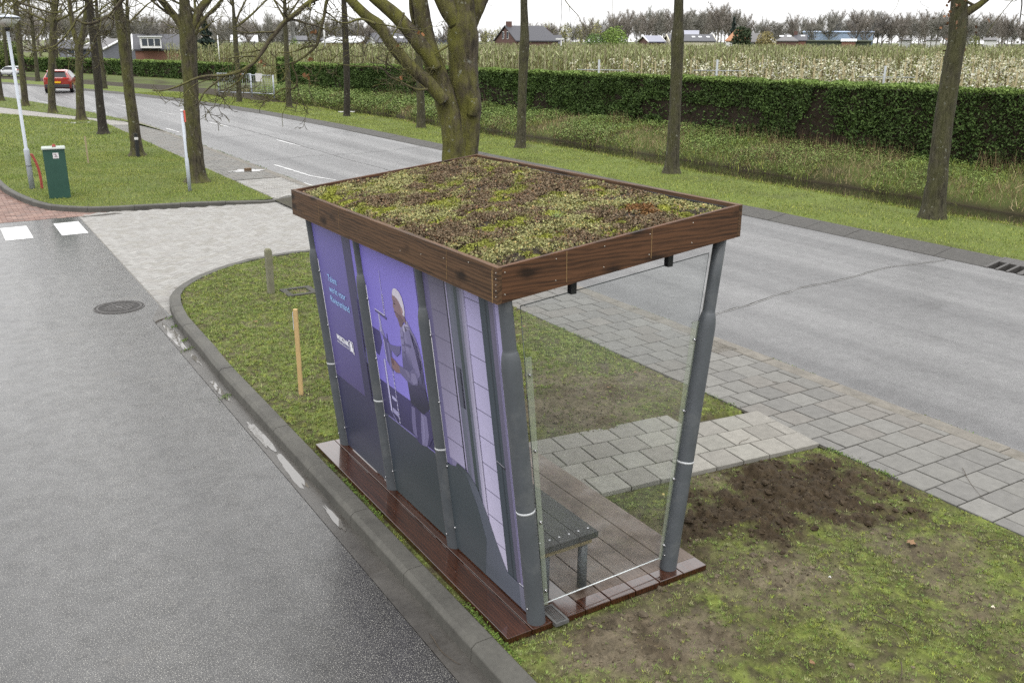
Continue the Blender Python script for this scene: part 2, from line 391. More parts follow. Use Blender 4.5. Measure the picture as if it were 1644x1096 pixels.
def strip(pts, w, z, mat, name, jit=0., seed=0):
    P = np.array(pts, float); d = np.r_[0, np.cumsum(np.hypot(*np.diff(P, axis=0).T))]; n = max(2, int(d[-1]/.12))
    s = np.linspace(0, d[-1], n); Q = np.c_[np.interp(s, d, P[:,0]), np.interp(s, d, P[:,1])]
    T = np.gradient(Q, axis=0); T /= np.linalg.norm(T, axis=1)[:, None]; N = np.c_[-T[:,1], T[:,0]]
    if jit: Q = Q+N*((fbm(np.c_[s*1.4, s*0+seed], seed, 4)-.5)*2*jit)[:, None]
    ww = w*(1+(.9*(fbm(np.c_[s*5, s*0+3], seed+5, 3)-.5)*2 if jit else 0*s)); ww = np.clip(ww, .001, 9)
    V = np.stack([np.c_[Q+N*ww[:, None]/2, np.full(n, z)], np.c_[Q-N*ww[:, None]/2, np.full(n, z)]], 1).reshape(-1, 3)
    i = np.arange(n-1)*2; b = MB(); b.add(V, np.stack([i+1, i+3, i+2, i], 1)); return S(b.build(name, mat))
for n_, p in enumerate([[(5.6,4.72),(6.15,4.82),(7.6,5.14),(9.25,5.29),(10.65,5.47),(12.14,5.31)]]):
    strip(p, .036, -.049, M_crackl, 'road_crack', .07, n_+1); strip([(x, y+.010) for x, y in p], .020, -.046, M_crack, 'road_crack', .07, n_+1)
strip([(5.5,25.1),(7.65,25.6),(9.4,25.4),(12.1,26.3)], .018, -.049, M_crack, 'road_crack', .12, 5)
strip([(5.5,33),(8,33.4),(12.1,33)], .02, -.049, M_crack, 'road_crack', .12, 6)
strip([(8.6,16),(8.4,23.8),(8.45,28),(8.55,34),(8.3,42)], .016, -.049, M_crack, 'road_seam', .05, 7)
strip([(5.93,23.94),(6.05,21.0),(6.36,19.9)], .085, -.048, M_line_worn, 'edge_marking', .012, 8)
strip([(5.42,19.9),(5.45,18.7)], .08, -.047, M_line_worn, 'edge_marking', .01, 9)
for y0, y1 in ((28.5,31.2),(37.5,40.3),(45.5,48),(53,55.2),(62,64.5)):
    strip([((edge(left_e, y0)+edge(right_e, y0))/2-.4, y0), ((edge(left_e, y1)+edge(right_e, y1))/2-.4, y1)], .09, -.047, M_line_worn, 'centre_marking', .012, int(y0))
for y0, y1 in ((36,38),(48,50.5),(58,60.5)):
    strip([(edge(left_e, y0)+.5, y0), (edge(left_e, y1)+.5, y1)], .09, -.047, M_line_worn, 'edge_marking', .012, int(y0))
# slipped dirt line between kerb strip and asphalt
strip([(5.385,-12),(5.385,11.6)], .035, -.05, M_crack, 'road_edge_joint', .02, 12)
strip([(5.385,18.4),(5.385,44)], .035, -.05, M_crack, 'road_edge_joint', .02, 13)

# kerbs: swept stone by stone
def sweep(pts, prof, seg, mat, name, gap=.006, bevel=.008, z=None):
    P = np.array(pts, float); d = np.r_[0, np.cumsum(np.hypot(*np.diff(P, axis=0).T))]
    b = MB(); s0 = 0
    while s0 < d[-1]-.05:
        s1 = min(s0+seg, d[-1]); s = np.linspace(s0+gap/2, s1-gap/2, 6)
        Q = np.c_[np.interp(s, d, P[:,0]), np.interp(s, d, P[:,1])]
        q2 = np.c_[np.interp(s+.05, d, P[:,0]), np.interp(s+.05, d, P[:,1])]-np.c_[np.interp(s-.05, d, P[:,0]), np.interp(s-.05, d, P[:,1])]
        T = q2/np.linalg.norm(q2, axis=1)[:, None]; N = np.c_[-T[:,1], T[:,0]]; k = len(prof)
        dz = rng.normal(0, .002)
        V = np.concatenate([np.c_[Q+N*o, np.full(6, h+dz)+(z(Q) if z else 0)] for o, h in prof]).reshape(k, 6, 3)
        F = [(a*6+e, a*6+e+1, ((a+1) % k)*6+e+1, ((a+1) % k)*6+e) for a in range(k) for e in range(5)]
        b.add(V.reshape(-1, 3), np.array(F)); b.add(V.reshape(-1, 3)[[a*6 for a in range(k)]], np.array([list(range(k))])); b.add(V.reshape(-1, 3)[[a*6+5 for a in range(k)]], np.array([list(range(k))[::-1]]))
        s0 = s1
    return S(b.build(name, mat, bevel=bevel))
kin = [(-.33,-20),(-.33,6.2),(-.30,6.98),(-.29,7.76),(-.28,8.37),(-.24,8.81),(-.19,9.19),(-.11,9.58),(.01,9.9),(.15,10.14),(.41,10.49),(.72,10.80),(1.02,11.05),(1.49,11.32),(1.9,11.43),(2.3,11.49),(2.7,11.51),(3.9,11.51)]
# profile offset is to the left of the direction of travel (west)
sweep(kin, [(0,-.2),(0,0.),(.125,-.002),(.16,-.03),(.17,-.2)], 1.0, M_kerb, 'kerb')
isl = [(-1.9,60),(-1.85,34),(-1.75,27),(-1.62,23.4),(-1.55,22.4),(-1.40,21.3),(-1.26,20.5),(-1.11,19.8),(-.9,19.2),(-.63,18.78),(-.3,18.45),(.01,18.27),(.4,18.14),(.8,18.08),(1.5,17.93),(2.3,17.75),(3.2,17.45),(3.55,17.3),(3.8,17.35),(4.3,17.66),(4.8,17.95),(5.17,18.2)]
drop = lambda Q: np.interp(Q[:,0], [1.6, 3.4, 4.2], [0, -.012, -.03])
sweep(isl, [(.13,-.2),(.13,0.),(.02,0.),(0,-.02),(-.01,-.2)], 1.0, M_kerb, 'kerb', z=drop)
rk = [(12.2+0*y, y) for y in np.r_[4.605, np.arange(8, 36, 4.)]]+[(edge(right_e, y), y) for y in np.r_[36, np.linspace(40, 110, 24)]]
sweep([(12.2, -60), (12.2, -20), (12.2, 3.935)], [(0,-.2),(0,-.045),(-.08,-.03),(-.52,.045),(-.58,.04),(-.58,-.2)], 1.0, M_kerb2, 'kerb', .012, .012)
sweep(rk, [(0,-.2),(0,-.045),(-.08,-.03),(-.52,.045),(-.58,.04),(-.58,-.2)], 1.0, M_kerb2, 'kerb', .012, .012)
# ------------------------------------------------------------------ bus shelter
AX, AY = -.087, .042; BX, BY = .1388, .0232
U1 = [3.3, 2.229, 1.124, 0.0]
RS = 1.06       # roof plane, outer edges a little beyond the posts
def ztop_(x, y): return CP[2]-RS*(CP[2]-(2.527+.107*((x-CP[0])/RS+CP[0])-.008*((y-CP[1])/RS+CP[1])))
M_post = plain('post_grey_paint', C(84,88,92,1.75), .42, .14, 5, .06, 200, dirt=C(112,114,114,1.75), spec=.3)
M_post2 = plain('post_grey_paint_upper', C(96,101,106,1.75), .42, .1, 5, .06, 200, spec=.45)
M_band = plain('reflective_band', C(222,225,227,2.2), .4, .05, 6)
M_black = plain('black_plastic', C(42,43,44,1.5), .5, .2, 20)
M_bolt = plain('steel_bolt', (.36,.36,.37), .3, .1, 30, metal=1.)
M_alud = plain('drain_steel', C(120,120,118,2.6), .5, .2, 30)
M_alu = plain('aluminium_strip', C(190,190,192,1.4), .4, .1, 10, metal=.3)
def wood_mat(name, dark, light, axis, rough, grain=1., knots=True, wet=None, spec=.2, bump=.25, coat=0., extra=None):
    t = NT(name); v = t.coord('Object')
    st = {'x': (.9, 16, 16), 'y': (16, .9, 16)}[axis]
    g = t.noise(1.6, 8, .7, v, st); g2 = t.noise(9, 4, .6, v, st)
    wv = t.n('ShaderNodeTexWave', wave_type='RINGS', rings_direction={'x': 'X', 'y': 'Y'}[axis]); wv.inputs['Scale'].default_value = 4.5; wv.inputs['Distortion'].default_value = 9; wv.inputs['Detail'].default_value = 3; wv.inputs['Detail Scale'].default_value = 1.2
    mp = t.n('ShaderNodeMapping'); mp.inputs['Scale'].default_value = {'x': (.35, 3, 3), 'y': (3, .35, 3)}[axis]; t.l(v, mp.inputs[0]); t.l(mp.outputs[0], wv.inputs['Vector'])
    f = t.math('ADD', t.math('MULTIPLY', g, .62), t.math('ADD', t.math('MULTIPLY', g2, .28), t.math('MULTIPLY', wv.outputs['Fac'], .16)))
    c = t.mix(t.ramp(f, .36, .62), dark, light)
    if knots:
        vo = t.n('ShaderNodeTexVoronoi'); vo.inputs['Scale'].default_value = 3.1; vo.inputs['Randomness'].default_value = 1.
        mp2 = t.n('ShaderNodeMapping'); mp2.inputs['Scale'].default_value = {'x': (.9, 2.2, 2.2), 'y': (2.2, .9, 2.2)}[axis]; t.l(v, mp2.inputs[0])
        nz = t.n('ShaderNodeVectorMath', operation='ADD'); t.l(mp2.outputs[0], nz.inputs[0])
        ns = t.n('ShaderNodeTexNoise'); ns.inputs['Scale'].default_value = 7; t.l(v, ns.inputs['Vector']); sc = t.n('ShaderNodeVectorMath', operation='SCALE'); sc.inputs['Scale'].default_value = .12; t.l(ns.outputs['Color'], sc.inputs[0]); t.l(sc.outputs[0], nz.inputs[1])
        t.l(nz.outputs[0], vo.inputs['Vector'])
        c = t.mix(t.ramp(vo.outputs['Distance'], .10, .30, .85, 0), c, tuple(q*.35 for q in dark))
    if extra: c = t.mix(t.ramp(t.noise(2.3, 6, .7, v), .5, .62, 0, .9), c, extra)
    rr = t.ramp(g, .3, .7, max(.04, rough-.12), rough+.1)
    if wet: rr = t.mix(t.ramp(t.noise(wet[0], 5, .6, v), wet[1], wet[2]), (wet[3],)*3, (rough,)*3)
    t.set(Base_Color=c, Roughness=rr, Specular_IOR_Level=spec, Coat_Weight=coat, Coat_Roughness=.06)
    t.bump(t.math('ADD', g2, t.math('MULTIPLY', g, .6)), bump, .004); return t.m
M_fasx = wood_mat('stained_pine_across', C(60,41,28,2.3), C(112,77,52,2.3), 'x', .66)
M_fasy = wood_mat('stained_pine_along', C(60,44,31,2.3), C(112,84,60,2.3), 'y', .66)
M_deck = wood_mat('hardwood_deck_wet', C(50,28,17,2.8), C(90,52,33,2.8), 'y', .30, knots=False, spec=.2, bump=.05, coat=.9)
M_deckd = wood_mat('hardwood_deck_dry', C(114,98,86,2.8), C(142,124,110,2.8), 'y', .55, knots=False, spec=.25, bump=.1, extra=C(92,74,60,2.6), wet=(2.1, .38, .52, .22))
M_bench = plain('bench_dark_plank', C(88,89,88,2.9), .55, .3, 3.5, .2, 60, dirt=C(64,64,64))
M_beam = plain('timber_beam_weathered', C(138,124,92,1.5), .75, .2, 8, .1, 60)

sh = world_thing('bus_shelter', 'open bus shelter with leaning grey posts, planted flat roof and purple picture wall', 'bus shelter', (.55, 1.6, -.03))
# posts made of stepped tubes
def post(base, ax, ay, ztop):
    p = lambda z: (base[0]+ax*z, base[1]+ay*z, z)
    b = MB(); zs = [-.02, .004, .6, 1.2, 1.70, 1.765, 1.81, 1.845, 1.868, 1.874, 1.878, 1.9, 2.1, ztop]
    rs = [.0615, .0615, .0615, .0615, .0615, .062, .0595, .054, .048, .0455, .0435, .043, .043, .043]
    b.tube([p(z) for z in zs], rs, 28)
    o = b.build('post', M_post, sh)
    b = MB(); b.tube([p(.806), p(.822)], [.0626, .0626], 28, caps=True); b.build('reflective_band', M_band, o)
    b = MB()
    d = np.array([-.0615, -.012, 0]); q = np.array(p(.12)); b.tube([q+d*.95, q+d*1.16], [.006, .006], 8); b.build('screw', M_bolt, o)
    return o
for u in U1: post((0, u), AX, AY, ztop_(-.17, u)-.06)
for v in (.049, 3.25): post((1.171, v), BX, BY, ztop_(1.49, v)-.10)
# deck boards
dx = [-.267, -.075, .135, .35, .565, .78, .995, 1.215, 1.44]
for k in range(8):
    dry = 3 <= k
    b = MB(); b.box((dx[k]+.003, -.068, -.045), (dx[k+1]-.003, 3.424, rng.normal(0, .0008)), 0 if not dry else 1)
    if dry:   # the front end of the boards lies outside the glass and stays wet
        b = MB(); z = rng.normal(0, .0008); b.box((dx[k]+.003, .06, -.045), (dx[k+1]-.003, 3.424, z), 1); b.box((dx[k]+.003, -.068, -.045), (dx[k+1]-.003, .0597, z), 0)
    b.build('deck_board', [M_deck, M_deckd], sh, bevel=.004)
b = MB(); b.box((-.25, -.05, -.12), (1.42, 3.40, -.047)); b.build('deck_frame', M_black, sh)
# channel drain at the front edge
b = MB(); b.box((.085,-.105,-.02), (.10,.10,.006)); b.box((.175,-.105,-.02), (.19,.10,.006)); b.box((.10,-.105,-.02), (.175,-.094,.006)); b.box((.10,.089,-.02), (.175,.10,.006)); b.box((.10,-.094,-.02), (.175,.089,-.006), 1)
for k in range(7): b.box((.104+k*.0102,-.09,-.006), (.109+k*.0102,.085,.003), 0)
b.build('drain_grate', [M_alud, M_black], sh)
# roof tray
x0, x1, y0, y1 = [CP[k]+RS*(q-CP[k]) for k, q in ((0, -.439), (0, 1.331), (1, -.242), (1, 3.087))]
def slab(b, xa, ya, xb, yb, dz0, dz1, mi=0):
    V = [(x, y, ztop_(x, y)+dz) for dz in (dz0, dz1) for x, y in ((xa, ya), (xb, ya), (xb, yb), (xa, yb))]
    b.hexa(np.array(V), mi); return b
t_ = .030
FH = -.215
M_nail = plain('nail_zinc', C(190,186,176,1.3), .4, .1, 20)
b = slab(MB(), x0, y0, x0+t_, y1, FH, 0)
for k in range(9):      # nail heads in the boards
    x = x0-.0015; y = y0+.014+(.0 if k < 5 else .32*(k-4)); z = ztop_(x0, y)-.03-.035*(k % 5); b.cyl((x-.001, y, z), (x+.002, y, z), .0028, 8, 1)
for y in (.05, .62, 2.42, 2.86): b.hexa(np.array([(x0-.0006-.0006*i, y+.003*j+(.003 if k_ else 0), ztop_(x0, y)-.004-.19*k_) for k_ in (0, 1) for i, j in ((0,0),(1,0),(1,1),(0,1))]), 2)
M_resin = plain('resin_streak', C(150,122,84,1.8), .5, .2, 30)
b.build('fascia_board', [M_fasy, M_nail, M_resin], sh)
slab(MB(), x1-t_, y0, x1, y1, FH, 0).build('fascia_board', M_fasy, sh, bevel=.003)
b = slab(MB(), x0+t_+.001, y0+.001, x1-t_-.001, y0+t_, FH+.001, -.001)
for k in range(10):
    y = y0-.0005; x = x0+.05+.35*(k//2); z = ztop_(x, y0)-(.035 if k % 2 else .165); b.cyl((x, y-.001, z), (x, y+.002, z), .0028, 8, 1)
for x in (-.33, .82, .18): b.hexa(np.array([(x+.004*j+(.003 if k_ else 0), y0+.0004-.0006*i, ztop_(x, y0)-.004-.19*k_) for k_ in (0, 1) for i, j in ((0,0),(1,0),(1,1),(0,1))]), 2)
b.build('fascia_board', [M_fasx, M_nail, M_resin], sh)
slab(MB(), x0+t_+.001, y1-t_, x1-t_-.001, y1-.001, FH+.001, -.001).build('fascia_board', M_fasx, sh, bevel=.003)
# nails and pale resin streaks on the boards
slab(MB(), x0+t_+.002, y0+t_+.002, x1-t_-.002, y1-t_-.002, -.16, -.10).build('roof_panel', plain('plywood_underside', C(120,98,72,1.3), .8, .15, 4), sh)
b = MB()
e0, e1 = .045, .012
for (xa, ya, xb, yb) in ((x0+t_+.012, y0+t_+.012, x0+t_+.024, y1-t_-.012), (x1-t_-.024, y0+t_+.012, x1-t_-.012, y1-t_-.012), (x0+t_+.026, y0+t_+.012, x1-t_-.026, y0+t_+.024), (x0+t_+.026, y1-t_-.024, x1-t_-.026, y1-t_-.012)):
    slab(b, xa, ya, xb, yb, -.10, -.022)
b.build('tray_edging', M_black, sh)
# planting: sedum and moss on a tray of soil
rx0, rx1, ry0, ry1 = x0+t_+.028, x1-t_-.028, y0+t_+.028, y1-t_-.028
gxn, gyn = 110, 200
X, Y_ = np.meshgrid(np.linspace(rx0, rx1, gxn), np.linspace(ry0, ry1, gyn), indexing='ij'); P2 = np.c_[X.ravel(), Y_.ravel()]
def roof_h(P):
    e = np.minimum.reduce([P[:,0]-rx0, rx1-P[:,0], P[:,1]-ry0, ry1-P[:,1]])
    return -.055+.035*np.clip(e/.12, 0, 1)+(fbm(P*9, 5, 4)-.5)*.05*np.clip(e/.1, .2, 1)+(fbm(P*2.2, 9, 3)-.5)*.035
Z = ztop_(P2[:,0], P2[:,1])+roof_h(P2)
b = MB(); i = (np.arange(gxn-1)[:, None]*gyn+np.arange(gyn-1)[None]).ravel()
b.add(np.c_[P2, Z], np.stack([i, i+gyn, i+gyn+1, i+1], 1), sm=True)
so_ = b.build('planting_tray', plain('roof_soil', C(62,54,44), .95, .4, 20, .6, 90), sh)
N = 46000
P = np.c_[rng.uniform(rx0-.012, rx1+.012, N), rng.uniform(ry0-.012, ry1+.012, N)]
Pc = np.c_[np.clip(P[:,0], rx0, rx1), np.clip(P[:,1], ry0, ry1)]
dz_ = rng.normal(0, .055, N); n1 = fbm(P*3.4, 31, 5)+dz_; n2 = fbm(P*6.5, 43, 5)+dz_[::-1]*.5; n3 = fbm(P*4.6, 57, 5)+rng.normal(0, .025, N); n4 = fbm(P*14, 71, 3)
br = np.array(C(142,124,96,2.3)); br2 = np.array(C(116,98,76,2.3)); cream = np.array(C(184,180,126,2.3)); green = np.array(C(150,156,88,2.3)); moss = np.array(C(166,170,70,2.3)); olive = np.array(C(138,140,70,2.3)); rust = np.array(C(138,102,58,2.4))
col = br+(br2-br)*n4[:, None]
k1 = np.clip((n1-.47)/.10, 0, 1)[:, None]; col = col*(1-k1)+(cream*.62+green*.38)*k1
k2 = np.clip((n2-.585)/.05, 0, 1)[:, None]; col = col*(1-k2)+(olive*.5+moss*.5)*k2
k3 = np.clip((n3-.635)/.04, 0, 1)[:, None]; col = col*(1-k3)+moss*k3
for cx, cy, rr_ in ((1.15, .52, .11), (1.08, .36, .08), (1.28, .42, .06)):
    q = (np.hypot(P[:,0]-cx, (P[:,1]-cy)) < rr_*(.6+.8*n4)); col[q] = rust if cx < 1.2 else moss
ismoss = ((k2+k3) > .5)[:, 0]
bare = (fbm(P*4.3, 91, 4) < .36) & ~ismoss
keep = ~(bare & (rng.random(N) < .8)); P, Pc, col, ismoss = P[keep], Pc[keep], col[keep], ismoss[keep]; N = len(P)
base = np.c_[P, ztop_(P[:,0], P[:,1])+roof_h(Pc)]
b = MB()
for k in range(5):     # each tuft: five little fleshy leaves on short stems
    hgt = np.where(ismoss, rng.uniform(.002, .010, N), rng.uniform(.004, .030, N))
    off = rng.normal(0, .0075, (N, 2)); tip = base+np.c_[off, hgt]
    A = unit(N)*np.where(ismoss, .0055, .0050)[:, None]*rng.uniform(.7, 1.4, (N, 1)); n_ = unit(N); B = np.cross(A, n_); B *= (np.linalg.norm(A, axis=1)/(np.linalg.norm(B, axis=1)+1e-9))[:, None]*.8
    shade = rng.uniform(.62, 1.45, (N, 1)); pink = rng.random((N, 1)) < .12
    cc = col*shade; cc = np.where(pink & ~ismoss[:, None], cc*np.array([1.25, .95, .85]), cc)
    b.cards(tip, A, B, 0, cc)
# loose grass tufts growing among the sedum
for (cx, cy, nb, hh, gcol) in ((.60, .72, 46, .10, C(148,170,104)), (.02, 2.6, 30, .07, C(140,160,90)), (.93, .62, 60, .05, C(150,176,96)), (.25, 1.7, 20, .08, C(150,160,100)), (1.0, 1.9, 24, .08, C(150,170,90)), (.75, 2.55, 22, .08, C(130,150,70)), (-.2, 2.3, 26, .06, C(140,170,90)), (.95, 1.35, 18, .07, C(160,170,100))):
    q = np.array([[cx, cy]]); z = float(ztop_(cx, cy)+roof_h(q)[0])
    Pb = np.c_[cx+rng.normal(0, .012, nb), cy+rng.normal(0, .012, nb), np.full(nb, z)]; a = rng.uniform(0, 2*np.pi, nb); l = hh*rng.uniform(.5, 1.1, nb)
    D = np.c_[np.cos(a)*l*.7, np.sin(a)*l*.7, l*rng.uniform(.5, 1., nb)]; W = np.c_[-np.sin(a), np.cos(a), 0*a]*.0022
    b.blades(Pb, D, W, 0, np.array(gcol)*rng.uniform(.7, 1.3, (nb, 1)))
for k in range(90):    # dry stalks
    x, y = rng.uniform(rx0, rx1), rng.uniform(ry0, ry1); z = float(ztop_(x, y)+roof_h(np.array([[x, y]]))[0]); a = rng.uniform(0, 6.28); l = rng.uniform(.03, .09)
    b.blades(np.array([[x, y, z+.01]]), np.array([[math.cos(a)*l, math.sin(a)*l, l*rng.uniform(.2, .9)]]), np.array([[-math.sin(a)*.0016, math.cos(a)*.0016, 0]]), 0, np.array([C(170,140,104)])*rng.uniform(.7, 1.1))
M_leaf = attr_mat('small_leaves', .75, 0, 60, .12, 60, spec=.25)
b.build('sedum_cover', M_leaf, sh, col=True, kind='stuff')

# glass end pane between the two near posts
gz = lambda s, z: np.array([0+AX*z, .03+AY*z, z])*(1-s)+np.array([1.171+BX*z, .049+.03+BY*z, z])*s
t = NT('clear_acrylic'); tr = t.n('ShaderNodeBsdfTransparent'); tr.inputs[0].default_value = (.94, .95, .95, 1); gl = t.n('ShaderNodeBsdfGlossy'); gl.inputs['Roughness'].default_value = .02
df = t.n('ShaderNodeBsdfDiffuse'); df.inputs[0].default_value = (.5, .52, .52, 1)
lw = t.n('ShaderNodeLayerWeight'); lw.inputs[0].default_value = .5; fr = t.n('ShaderNodeMath', operation='MULTIPLY_ADD'); fr.inputs[1].default_value = .55; fr.inputs[2].default_value = .035; t.l(t.math('POWER', lw.outputs['Facing'], 4.), fr.inputs[0]); ms = t.n('ShaderNodeMixShader'); ms2 = t.n('ShaderNodeMixShader'); v = t.coord('Object')
t.l(t.ramp(t.noise(3, 4, .6, v), .3, .7, .004, .03), ms2.inputs[0]); t.l(tr.outputs[0], ms2.inputs[1]); t.l(df.outputs[0], ms2.inputs[2])
t.l(fr.outputs[0], ms.inputs[0]); t.l(ms2.outputs[0], ms.inputs[1]); t.l(gl.outputs[0], ms.inputs[2]); t.l(ms.outputs[0], t.out.inputs[0]); M_glass = t.m
M_gedge = plain('glass_edge_dark', C(70,78,80,1.3), .3, .1, 10); M_gedgel = plain('glass_edge_bright', C(222,226,226,1.4), .3, .05, 10)
def quadplate(b, c, th, mi=0):
    c = np.array(c, float); n = np.cross(c[1]-c[0], c[3]-c[0]); n /= np.linalg.norm(n); return b.hexa(np.concatenate([c-n*th/2, c+n*th/2]), mi)
g = [gz(.075, .08), gz(.955, .08), gz(.968, 2.28), gz(.072, 2.13)]
gp = quadplate(MB(), g, .008).build('glass_pane', M_glass, sh)
def bar(b, p, q, r, mi=0): return b.tube([p, q], [r, r], 6, mi)
b = MB(); bar(b, g[2], g[3], .0032); bar(b, g[3], g[0], .0026); bar(b, g[1], g[2], .0016); b.build('pane_edge', M_gedge, gp)
bar(MB(), g[0], g[1], .0042).build('pane_foot_edge', M_gedgel, gp)
t = NT('acrylic_strip'); t.set(Base_Color=C(176,186,166,1.8), Roughness=.2, Alpha=.26); M_strip2 = t.m
def mstrip(sa, sb, z0, z1, mat, name='mounting_strip', dy=0.012):
    c = [gz(sa, z0), gz(sb, z0), gz(sb, z1), gz(sa, z1)]; c = [p-np.array([0, dy, 0]) for p in c]
    o = quadplate(MB(), c, .006).build(name, mat, sh)
    for z in (.185, .69, 1.19, 1.695):
        q = gz((sa+sb)/2, z)-np.array([0, dy, 0]); b = MB(); b.cyl(q+np.array([0, .006, 0]), q-np.array([0, .014, 0]), .010, 12); b.cyl(q-np.array([0, .014, 0]), q-np.array([0, .020, 0]), .006, 12, r2=.003); b.build('bolt', M_bolt, o)
    return o
mstrip(.070, .099, .075, 1.81, M_strip2)
mstrip(.925, .972, .075, 1.82, M_strip2)
b = MB(); bar(b, gz(.972, .075)-np.array([0,.016,0]), gz(.972, 1.82)-np.array([0,.016,0]), .0024); b.build('strip_edge', M_gedgel, sh)
for s in (.297, .755):
    z = 2.13+.15*(s-.07)/.9+.02; q = gz(s, z)
    b = MB(); b.box(q+np.array([-.022,-.03,-.03]), q+np.array([.022,.012,.06])); b.build('pane_clamp', M_black, sh, bevel=.004)
    b = MB(); b.box(q+np.array([-.025,-.005,.062]), q+np.array([.045,.03,.085])); b.build('clamp_block', M_beam, sh)
# ------------------------------------------------------------------ printed wall panels: a photograph of a man at a drill press, printed on three boards
KP = 1.5
def c3(r, g, b): return np.array(C(r, g, b, KP))
M_print = attr_mat('print_film', .38, 0, 60, .05, 25, spec=.35)
M_pback = plain('panel_core', C(176,170,190,1.3), .5, .05, 5)
POFF = -.010
def pm(u, z, lay):      # print measured on a plane 8 cm farther in, carried to the board's own plane through the post axes
    p = np.array([AX*z+.07, u+AY*z, z]); d = p-CP; off = POFF-.0007*lay; t = (AX*CP[2]+off-CP[0])/(d[0]-AX*d[2]); return tuple(CP+d*t)
def bp(u, z, lay): return (AX*z+POFF-.0007*lay, u+AY*z, z)
def clip(poly, lo, hi):
    for sgn, lim in ((1, lo), (-1, -hi)):
        out = []
        for k in range(len(poly)):
            a, b = poly[k-1], poly[k]; da, db = sgn*a[0]-lim, sgn*b[0]-lim
            if (da >= 0) != (db >= 0):
                q = da/(da-db); out.append(tuple(np.asarray(a, float)+(np.asarray(b, float)-np.asarray(a, float))*q))
            if db >= 0: out.append(tuple(b))
        poly = out
        if not poly: return []
    return poly
PR = []            # (layer, [(u, z, r, g, b)])
def pr(lay, pts, *cols):
    cs = [c3(*q) for q in cols]
    PR.append((lay, [(u, z, *(cs[k] if len(cs) == len(pts) else cs[0])) for k, (u, z) in enumerate(pts)]))
def rect(lay, u0, u1, z0, z1, *cols):   # colours: one, or bottom/top pair, or four (u0z0,u1z0,u1z1,u0z1)
    if len(cols) == 2: cols = (cols[0], cols[0], cols[1], cols[1])
    pr(lay, [(u0, z0), (u1, z0), (u1, z1), (u0, z1)], *cols)
def line(lay, pts, w, col):
    for a, b in zip(pts[:-1], pts[1:]):
        a, b = np.array(a, float), np.array(b, float); d = b-a; d /= np.linalg.norm(d)+1e-9; n = np.array([-d[1], d[0]])*w/2
        pr(lay, [tuple(a-n), tuple(b-n), tuple(b+n), tuple(a+n)], col)
ZT = 2.24; ZB = -.15
rect(0, -.06, 3.8, ZB, ZT, (52,58,64))
rect(1, 2.79, 3.8, .632, ZT, (76,68,116), (88,78,140), (112,104,184), (104,96,172))
rect(1, 2.5, 3.8, ZB, .632, (58,66,74), (44,48,76), (52,50,92), (56,54,86))
rect(1, 1.12, 2.5, ZB, .632, (50,62,64), (54,64,68), (62,66,88), (54,62,66))
rect(1, 2.60, 2.79, .632, ZT, (52,50,84), (66,64,100))
rect(1, 1.385, 2.64, .935, ZT, (138,128,218), (112,100,200), (118,106,202), (128,116,210))
rect(1, 1.34, 2.60, .632, .935, (50,46,86), (62,56,108))
for lo, hi in ((1.385, 1.40), (1.325, 1.345)): rect(2, lo, hi, .64, ZT, (52,46,92), (66,58,120))
rect(2, 1.345, 1.385, .60, ZT, (110,98,180), (120,108,196))
rect(2, 1.10, 2.29, .622, .634, (120,112,176))
rect(2, 2.60, 2.64, .62, ZT, (58,56,92)); 
pr(2, [(2.64,1.56),(2.57,1.57),(2.55,1.34),(2.30,1.36),(2.29,1.20),(2.56,1.22),(2.62,1.10),(2.66,1.0)], (70,64,122))
rect(2, 2.50, 2.66, .635, 1.0, (54,50,92))
# drill press
pr(3, [(2.50,1.40),(2.22,1.39),(2.20,1.30),(2.30,1.16),(2.50,1.20)], (62,56,110))
pr(3, [(2.16,1.38),(2.06,1.355),(2.025,1.33),(2.03,1.12),(2.05,1.09),(2.13,1.15),(2.17,1.22)], (84,78,128))
pr(4, [(2.10,1.34),(2.06,1.33),(2.06,1.13),(2.09,1.12)], (112,106,160))
line(4, [(2.155,1.34),(2.15,1.16)], .012, (176,172,214))
pr(3, [(2.20,1.44),(2.14,1.42),(2.12,1.38),(2.18,1.37),(2.23,1.40)], (120,114,168))
line(4, [(2.255,1.565),(2.03,1.545)], .022, (70,64,116)); line(5, [(2.255,1.575),(2.06,1.565)], .008, (198,194,228))
line(4, [(2.19,1.55),(2.185,1.40)], .010, (206,202,236)); line(4, [(2.17,1.55),(2.165,1.41)], .010, (180,176,220)); line(4, [(2.18,1.55),(2.172,1.41)], .006, (84,78,130))
line(4, [(2.055,1.93),(2.062,1.62)], .008, (170,164,222)); 
for k in range(9): line(4, [(2.045,1.735-.02*k),(2.075,1.728-.02*k)], .010, (196,190,232))
line(4, [(2.065,1.74),(2.062,1.56)], .012, (140,132,196))
line(4, [(2.075,1.41),(2.07,1.34)], .014, (66,60,110))
pr(4, [(2.215,1.16),(2.185,1.16),(2.185,.70),(2.215,.70)], (168,162,214)); line(5, [(2.19,1.16),(2.19,.70)], .007, (220,218,240)); line(5, [(2.222,1.16),(2.222,.70)], .005, (90,84,140))
for k in range(24): line(4, [(2.065,1.09-.019*k),(2.045,1.083-.019*k)], .012, (206,202,234) if k % 2 else (150,146,194))
line(4, [(2.055,1.09),(2.05,.62)], .006, (110,104,160))
pr(4, [(2.15,.86),(2.07,.855),(2.07,.825),(2.15,.83)], (168,164,208)); pr(4, [(2.17,.745),(2.06,.74),(2.06,.69),(2.17,.70)], (150,146,190))
line(4, [(2.20,.70),(2.10,.625)], .010, (140,136,184)); line(4, [(2.18,.70),(2.17,.63)], .008, (110,106,160))
